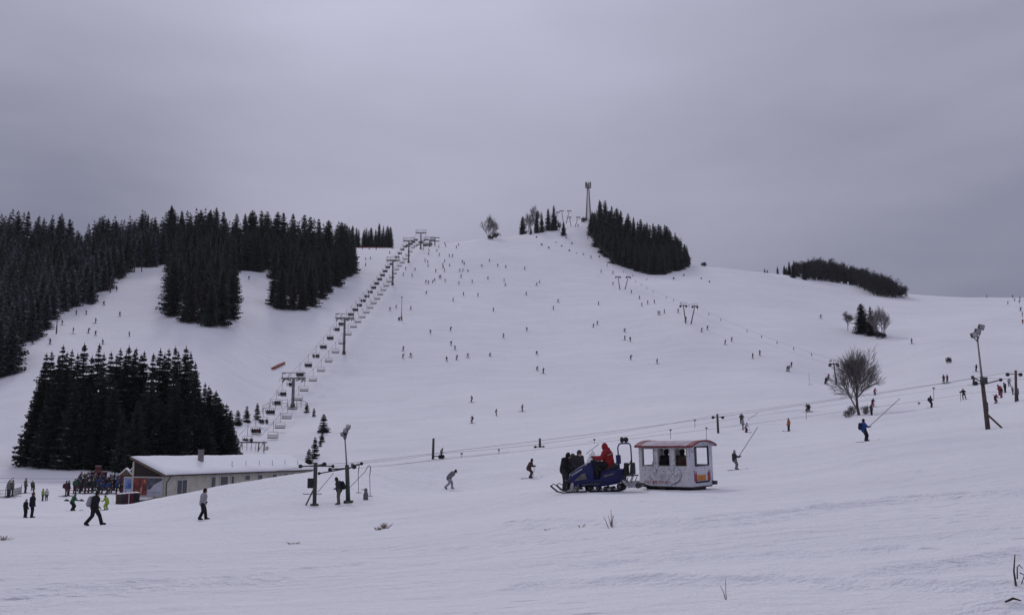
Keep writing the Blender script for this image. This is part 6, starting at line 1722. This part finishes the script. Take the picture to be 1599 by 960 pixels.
# rear rack, seats, hitch
m = MB(); m.box((-1.85, 0, .66), (.75, .86, .05)); m.tube((-1.5, .42, .68), (-2.2, .42, .64), .025, .025, 6); m.tube((-1.5, -.42, .68), (-2.2, -.42, .64), .025, .025, 6)
for x in (-1.6, -1.9, -2.15): m.tube((x, -.42, .60), (x+.15, -.40, .34), .022, .022, 5); m.tube((x, .42, .60), (x+.15, .40, .34), .022, .022, 5)
m.build('rear_rack', M['steel_dark'], sled)
for x in (-1.60, -1.92):
    m = MB(); m.box((x-.04, 0, .74), (.26, .62, .08), 0); m.prism([(x-.20, .72), (x-.04, .72), (x-.10, 1.22), (x-.20, 1.20)], -.30, .30); m.build('rear_seat', M['black'], sled)
m = MB(); m.prism([(-1.66, .48), (-1.50, .50), (-1.86, .12), (-1.98, .16)], -.34, -.30); m.prism([(-1.66, .48), (-1.50, .50), (-1.86, .12), (-1.98, .16)], .30, .34); m.box((-2.05, 0, .28), (.5, .52, .28)); m.build('snow_flap', M['alu'], sled)
m = MB(); m.tube((-2.1, 0, .32), (-2.62, .0, .26), .045, .045, 8); m.lathe([(0, .12), (1, .12)], (-2.3, -.28, .22), (-2.3, .28, .22), 10); m.build('hitch', M['steel_dark'], sled)
# roll bar
m = MB(); m.path([(-1.52, .52, .62), (-1.50, .54, 1.88), (-1.56, .50, 2.02), (-1.62, .42, 2.06), (-1.82, -.42, 2.06), (-1.88, -.50, 2.00), (-1.90, -.52, 1.88), (-1.90, -.50, .60)], .034, 8, 0, True)
rb = m.build('roll_bar', M['sled_blue'], sled)
m = MB(); m.tube((-1.89, -.50, 1.32), (-1.55, -.48, .80), .03, .03, 6); m.build('roll_bar_brace', M['sled_dark'], sled)
m = MB(); m.tube((-1.50, .53, 1.20), (-1.30, .45, .98), .03, .03, 6); m.build('roll_bar_brace', M['sled_dark'], sled)
m = MB(); m.box((-1.50, .54, 1.38), (.20, .20, .38)); m.build('side_box', M['sled_blue'], sled)
for x, y in ((-1.66, .17), (-1.78, -.17)):
    m = MB(); m.lathe([(0, .07), (.35, .115), (.9, .125), (1, .115)], (x-.09, y, 2.22), (x+.08, y, 2.22), 14); m.tube((x, y, 2.04), (x, y, 2.16), .02, .02, 6)
    lp = m.build('spot_lamp', M['black'], sled)
    m = MB(); m.tube((x+.078, y, 2.22), (x+.09, y, 2.22), .10, .10, 14); m.build('lens', M['lamp_glass'], lp)
# the driver
def on(o, p):
    return o.matrix_world @ Vector(p)
bpy.context.view_layer.update()
dp = on(sled, (-.80, 0, 1.06))
drv = near_person('driver in a red hooded jacket sitting on the snowmobile', dp, 'drive', S_YAW, 'cloth_red', 'cloth_black', 'cloth_red', 1.92, hood=True, voxel=.026, fat=1.3)
# white reflective strips on the driver's jacket
J = P['drive']
m = MB()
for g in (1, -1):
    m.path([(.12, g*.20, .60), (-.02, g*.255, .50), (-.16, g*.19, .52), (-.185, g*.08, .56)], .014, 5)
m.build('reflective_strip', M['cloth_white'], drv)
# three people standing beyond the hood
fp = lambda px, r: ground(px, r)
near_person('person in black from behind bending over the snowmobile hood, leftmost of three', fp(880, SR+3.2), 'lean', R(-8), 'cloth_black', 'cloth_charcoal', 'cloth_black', 1.80, voxel=.026)
near_person('person with lowered face close behind the leftmost one in black', fp(888, SR+3.9), 'lean', R(-30), 'cloth_charcoal', 'cloth_black', 'cloth_charcoal', 1.76, voxel=.026)
near_person('person in grey and black jacket facing the camera behind the snowmobile hood', fp(901, SR+3.0), 'lean', R(-70), 'cloth_charcoal', 'cloth_black', 'cloth_brown', 1.86, voxel=.026)

# ------------------------------------------------------------------ the white passenger carriage
def carriage_paint(name, base, scribble):
    m = bpy.data.materials.new(name); m.use_nodes = True
    t = m.node_tree; L = t.links; b = t.nodes['Principled BSDF']; b.inputs['Roughness'].default_value = .55
    tc = N(t, 'ShaderNodeTexCoord')
    col_ = tuple(base)
    def marks(scale, sc, lo, hi, c, prev, rot=0.0, region=None):
        mp = N(t, 'ShaderNodeMapping'); mp.inputs['Scale'].default_value = sc; mp.inputs['Rotation'].default_value = (0, rot, 0)
        L.new(tc.outputs['Object'], mp.inputs[0])
        n = N(t, 'ShaderNodeTexNoise'); n.inputs['Scale'].default_value = scale; n.inputs['Detail'].default_value = 3; n.inputs['Roughness'].default_value = .6; n.inputs['Distortion'].default_value = 1.2
        L.new(mp.outputs[0], n.inputs['Vector'])
        mr = N(t, 'ShaderNodeMapRange'); mr.inputs[1].default_value = lo; mr.inputs[2].default_value = hi; L.new(n.outputs[0], mr.inputs[0])
        g = N(t, 'ShaderNodeTexNoise'); g.inputs['Scale'].default_value = 1.5; L.new(tc.outputs['Object'], g.inputs['Vector'])
        gr = N(t, 'ShaderNodeMapRange'); gr.inputs[1].default_value = .40; gr.inputs[2].default_value = .55; L.new(g.outputs[0], gr.inputs[0])
        return mixrgb(t, mathn(t, 'MULTIPLY', mr.outputs[0], gr.outputs[0]), prev, c)
    c = marks(2.2, (1, 1, 1), .52, .75, (.42, .44, .50), col_)
    for s_, sc, lo, hi, cc, rot in scribble: c = marks(s_, sc, lo, hi, cc, c, rot)
    L.new(c, b.inputs['Base Color'])
    return m
M['car_white'] = carriage_paint('graffiti_white_paint', (.64, .64, .66), [(11, (1, 1, .55), .56, .64, (.10, .11, .16), .5), (15, (1, 1, .6), .63, .68, (.16, .12, .16), -.5), (6, (1, 1, 1), .66, .74, (.20, .26, .25), 0)])
M['car_rear'] = carriage_paint('graffiti_rear_paint', (.55, .56, .62), [(9, (1, 1, 2.2), .58, .64, (.03, .04, .09), 0), (5, (1, 1, 1), .58, .70, (.22, .27, .42), 0)])
M['car_red'] = mat('carriage_red_trim', (.20, .03, .042), .6, noise=(3, (.145, .026, .04), .4, .6))
M['car_inner'] = mat('carriage_inner_wall', (.30, .30, .32), .8)
M['car_roof'] = mat('snowy_roof_sheet', (.46, .42, .46), .8, noise=(2.2, (.34, .24, .28), .46, .70))
M['car_orange'] = mat('painted_orange', (.55, .24, .03), .6, noise=(4, (.40, .13, .03), .4, .7)); M['car_redpaint'] = mat('painted_red', (.34, .06, .07), .6, noise=(5, (.20, .05, .08), .4, .7)); M['car_floor'] = mat('dark_floor', (.05, .045, .05), .8)
M['ink_red'] = mat('red_lettering', (.36, .03, .05), .6); M['ink'] = mat('black_ink', (.03, .03, .045), .6)
C_YAW = R(180) - R(45)                     # nose to the left and away, tail nearer the right
CL_, CW, CZ0, CZ1 = 2.78, 1.62, .38, 2.13   # length, width, floor, eaves
cnr = at(1081, 759, SR + .35)              # the near rear lower corner
cdir = Vector((math.cos(C_YAW), math.sin(C_YAW), 0)); cside = Vector((-cdir.y, cdir.x, 0))
# the visible long side is on local +y (towards the camera)
cpos = cnr + cdir*(CL_/2) - cside*(CW/2); gz = zat(cpos.x, cpos.y)
cpos.z = cnr.z - CZ0
car = thing('passenger_carriage', 'white scribbled passenger carriage with red-edged roof towed by the snowmobile', 'carriage', cpos, C_YAW)
car.rotation_euler = (R(-2.2), 0, C_YAW)
hl_, hw_ = CL_/2, CW/2
def panel(x0, x1, z0, z1, y, t_=.05):
    return ((x0+x1)/2, y, (z0+z1)/2), (x1-x0, t_, z1-z0)
wz0, wz1 = 1.24, 2.02
side_wins = [(hl_-.82, hl_-.16), (hl_-1.70, hl_-1.04), (hl_-2.58, hl_-1.94)]       # from nose to tail
for sgn, nm in ((1, 'side_wall'), (-1, 'side_wall')):
    y = sgn*(hw_-.025)
    m = MB()
    m.box(*panel(-hl_, hl_, CZ0, wz0, y)); m.box(*panel(-hl_, hl_, wz1, CZ1, y))
    xs = sorted([-hl_, hl_] + [v for w in side_wins for v in w])
    for i in range(0, len(xs), 2): m.box(*panel(xs[i], xs[i+1], wz0, wz1, y))
    wall = m.build(nm, M['car_white'], car)
    for x0, x1 in side_wins:
        f = MB()
        for (a0, a1, b0, b1) in ((x0-.0, x0+.03, wz0, wz1), (x1-.03, x1, wz0, wz1), (x0+.03, x1-.03, wz0, wz0+.03), (x0+.03, x1-.03, wz1-.03, wz1)):
            f.box((( a0+a1)/2, y+sgn*.012, (b0+b1)/2), (a1-a0, .07, b1-b0))
        f.build('window_frame', M['plaster_pale'], wall)
def barrel(w, rise, n=10):
    return [(-w + 2*w*k/n, CZ1 + rise*(1-(abs(-1+2*k/n))**2.2)) for k in range(n+1)]
arc = barrel(hw_, .20)
for sgn, mname in ((1, 'car_white'), (-1, 'car_rear')):
    x = sgn*(hl_-.025)
    m = MB()
    m.box((x, 0, (CZ0+wz0)/2), (.048, CW-.1, wz0-CZ0)); 
    for g in (-1, 1): m.box((x, g*(hw_-.165), (wz0+wz1+.06)/2), (.048, .23, wz1+.06-wz0))
    poly = [(-hw_+.05, wz1+.06), (hw_-.05, wz1+.06)] + [(y*.94, z-.02) for y, z in reversed(arc)]
    yz_prism(m, poly, x-.024, x+.024)
    ew = m.build('end_wall', M[mname], car)
    f = MB()
    for (c0, c1, d0, d1) in ((-hw_+.28, -hw_+.31, wz0, wz1+.06), (hw_-.31, hw_-.28, wz0, wz1+.06)): f.box((x+sgn*.012, (c0+c1)/2, (d0+d1)/2), (.07, c1-c0, d1-d0))
    f.box((x+sgn*.012, 0, wz0+.012), (.066, CW-.56, .03)); f.box((x+sgn*.012, 0, wz1+.05), (.066, CW-.56, .03))
    f.build('window_frame', M['ink'], ew)
# floor, benches, roof
m = MB(); m.box((0, 0, CZ0-.02), (CL_-.06, CW-.06, .08)); m.build('floor', M['car_floor'], car)
for g in (-1, 1):
    m = MB(); m.box((0, g*(hw_-.30), CZ0+.38), (CL_-.3, .38, .06)); m.box((0, g*(hw_-.30), CZ0+.18), (CL_-.4, .05, .36)); m.build('bench', M['wood'], car)
m = MB()
ao = barrel(hw_+.10, .20); ai = [(y, z-.05) for y, z in ao]
yz_prism(m, ao + ai[::-1], -hl_-.16, hl_+.12); m.build('roof', M['car_roof'], car)
m = MB()
for x0, x1 in ((-hl_-.19, -hl_-.155), (hl_+.115, hl_+.15)):
    yz_prism(m, [(y, z+.025) for y, z in ao] + [(y, z-.05) for y, z in ao][::-1], x0, x1)
for g in (-1, 1): m.box((-.02, g*(hw_+.115), CZ1-.035), (CL_+.34, .03, .075))
m.build('roof_trim', M['car_red'], car)
m = MB()
yz_prism(m, [(y, z+.012) for y, z in ao] + [(y, z-.01) for y, z in ao][::-1], -hl_-.15, -hl_+.12); yz_prism(m, [(y, z+.012) for y, z in ao] + [(y, z-.01) for y, z in ao][::-1], hl_-.18, hl_+.11)
m.build('roof_end_band', M['car_red'], car)
for sx in (-1, 1):
    for sy in (-1, 1):
        m = MB(); m.box((sx*(hl_-.03), sy*(hw_-.03), (CZ0+CZ1)/2), (.075, .075, CZ1-CZ0)); m.build('corner_post', M['car_rear' if sx < 0 else 'car_white'], car)
# red phone number and the swoosh on the near side
ys = hw_+.004
tx = bpy.data.curves.new('phone_number', 'FONT'); tx.body = '+421 908 177 407'; tx.size = .19; tx.extrude = .003; tx.align_x = 'LEFT'; tx.space_character = 1.0
to = bpy.data.objects.new('phone_number_tmp', tx); COL.objects.link(to)
dg = bpy.context.evaluated_depsgraph_get(); tme = bpy.data.meshes.new_from_object(to.evaluated_get(dg), depsgraph=dg)
bpy.data.objects.remove(to)
tme.materials.clear(); tme.materials.append(M['ink_red']); tme.name = 'phone_number'
# the near side is seen from +y: text runs towards -x
link('phone_number', tme, car, (hl_-.22, ys, CZ0+.10), (R(90), 0, R(180)))
m = MB()
pts = [(hl_-1.72, ys+.003, CZ0+.10), (hl_-1.95, ys+.003, CZ0+.13), (hl_-2.12, ys+.003, CZ0+.23), (hl_-2.25, ys+.003, CZ0+.40)]
m.path(pts, [.008, .02, .018, .006], 6); m.build('painted_swoosh', M['ink'], car)
rm = random.Random(3)
m = MB()
for k in range(95):
    x = rm.uniform(-hl_+.12, hl_-.15); z = rm.uniform(CZ0+.24, wz0-.06) if rm.random() < .8 else rm.uniform(wz0, wz1)
    if any(a0-.04 < x < b0+.04 for a0, b0 in side_wins) and z > wz0-.05: continue
    if x < hl_-1.6 and z < CZ0+.3: continue
    s_ = rm.uniform(.02, .07); a = rm.uniform(0, 6.28)
    m.path([(x, ys, z), (x+s_*math.cos(a), ys, z+s_*math.sin(a)), (x+s_*math.cos(a+1), ys, z+1.3*s_*math.sin(a+1))], .006, 4)
m.build('scribbles', M['ink'], car)
# painted castle-like picture on the tail wall
xr = -hl_-.004
m = MB(); m.box((xr, .05, CZ0+.36), (.010, .62, .24)); m.build('orange_painting', M['car_orange'], car)
for g in (-1, 1):
    m = MB(); yz_prism(m, [(g*.40, CZ0+.22), (g*.62, CZ0+.22), (g*.60, CZ0+.70), (g*.52, CZ0+.50), (g*.46, CZ0+.66), (g*.40, CZ0+.48)], xr-.006, xr+.004); m.build('red_painting', M['car_redpaint'], car)
m = MB(); m.box((xr-.002, 0, CZ0+.18), (.012, 1.06, .08)); m.build('dark_band', M['ink'], car)
m = MB(); m.box((-hl_-.10, -hw_+.02, CZ0+.10), (.16, .16, .16)); m.build('tail_lamp', M['steel_dark'], car)
# runners and draw bar
lowest = -1
for g in (-1, 1):
    y = g*(hw_-.25)
    px_, py_ = (cpos + cside*y).x, (cpos + cside*y).y
    zr = zat(px_, py_) - cpos.z + .03 - y*math.sin(R(-2.2))
    for xa, xb in ((.45, 1.15), (-1.15, -.10)):
        m = MB(); m.path([(xb+.22, y, zr+.16), (xb, y, zr+.02), (xa, y, zr+.02)], [.03, .045, .045], 6); m.build('runner', M['black'], car)
    for x in (.75, -.35, -.95):
        m = MB(); m.tube((x, y, zr), (x-.08, y*.9, CZ0-.04), .04, .04, 6); m.build('runner_leg', M['black'], car)
m = MB(); m.box((-.45, 0, CZ0-.13), (1.5, 1.0, .14)); m.build('undercarriage', M['black'], car)
bpy.context.view_layer.update()
hpnt = car.matrix_world.inverted() @ on(sled, (-2.55, 0, .26))
m = MB(); m.path([(hl_-.7, -.4, CZ0-.08), (hl_+.1, -.1, CZ0-.12), hpnt], .035, 6); m.path([(hl_-.7, .4, CZ0-.08), (hl_+.1, .1, CZ0-.12), hpnt], .035, 6); m.build('draw_bar', M['black'], car)
# passengers on the benches
for x, y, rz, jk, lab, h in ((.72, .40, R(-90), 'cloth_black', 'dark passenger with low bowed head in the front carriage window', 1.30),(.18, .42, R(-90), 'cloth_black', 'dark passenger with back filling the middle carriage window', 1.95),(-.10, -.42, R(90), 'cloth_black', 'second dark passenger deeper inside behind the middle carriage window', 1.5),
                             (-.66, .42, R(-92), 'cloth_brown', 'brown-jacketed passenger in the rear carriage window', 1.95),(-.98, .40, R(-100), 'cloth_wine', 'wine-jacketed passenger filling the rear carriage window', 1.7)):
    wp = on(car, (x, y, CZ0+.42 + .20))
    near_person(lab, wp, 'sit', C_YAW + rz, jk, 'cloth_black', 'cloth_black', h, group='passengers in the carriage')

# ------------------------------------------------------------------ twigs near the camera
def twig(px, py, branches, lab, rmin=4):
    p = hit(px, py, rmin); r = math.hypot(p.x, p.y); k = r/FPX
    m = MB()
    for pts, rad in branches:
        q = [Vector((x*k, (i*.06 - .05), -y*k - (.05 if i == 0 else 0))) for i, (x, y) in enumerate(pts)]
        m.path(q, [rad*(1-.55*i/(len(q)-1)) for i in range(len(q))], 6)
    tag(m.build('twig', M['bark'], None, p), lab, 'twig')
twig(1583, 911, [([(0,0),(2,-17),(9,-38)], .012), ([(2,-14),(7,-22),(14,-24),(22,-18)], .007), ([(6,-22),(15,-12),(24,-4)], .006), ([(5,-2),(16,-11),(24,-20)], .006), ([(5,-2),(11,0)], .006)], 'bent dark twigs sticking out of the snow at the lower right corner')
twig(1133, 935, [([(0,0),(-2,-9),(-5,-18)], .006), ([(0,0),(1,-12),(3,-28)], .005)], 'thin forked twig alone in the snow at the bottom')
b = hit(1579, 943); m = MB(); m.path([(-.05, 0, .02), (.02, 0, .05), (.09, .01, .03)], [.008, .012, .006], 6); tag(m.build('stick', M['bark'], None, b), 'short dark stick lying on the snow lip at the bottom right', 'stick')

# ------------------------------------------------------------------ the winter air
hz = bpy.data.materials.new('winter_haze'); hz.use_nodes = True
hz.node_tree.nodes.remove(hz.node_tree.nodes['Principled BSDF'])
pv = N(hz.node_tree, 'ShaderNodeVolumePrincipled')
pv.inputs['Color'].default_value = (.86, .88, .95, 1); pv.inputs['Density'].default_value = 0.00007; pv.inputs['Anisotropy'].default_value = 0.2
hz.node_tree.links.new(pv.outputs[0], hz.node_tree.nodes['Material Output'].inputs['Volume'])
zlo, zhi = float(GZ.min()) - 30.0, float(GZ.max()) + 45.0
m = MB(); m.box((0, 0, (zlo+zhi)/2), (19000, 19000, zhi-zlo))
tag(m.build('haze', hz), 'thin pale winter haze over the whole ski hill', None, None, 'stuff')
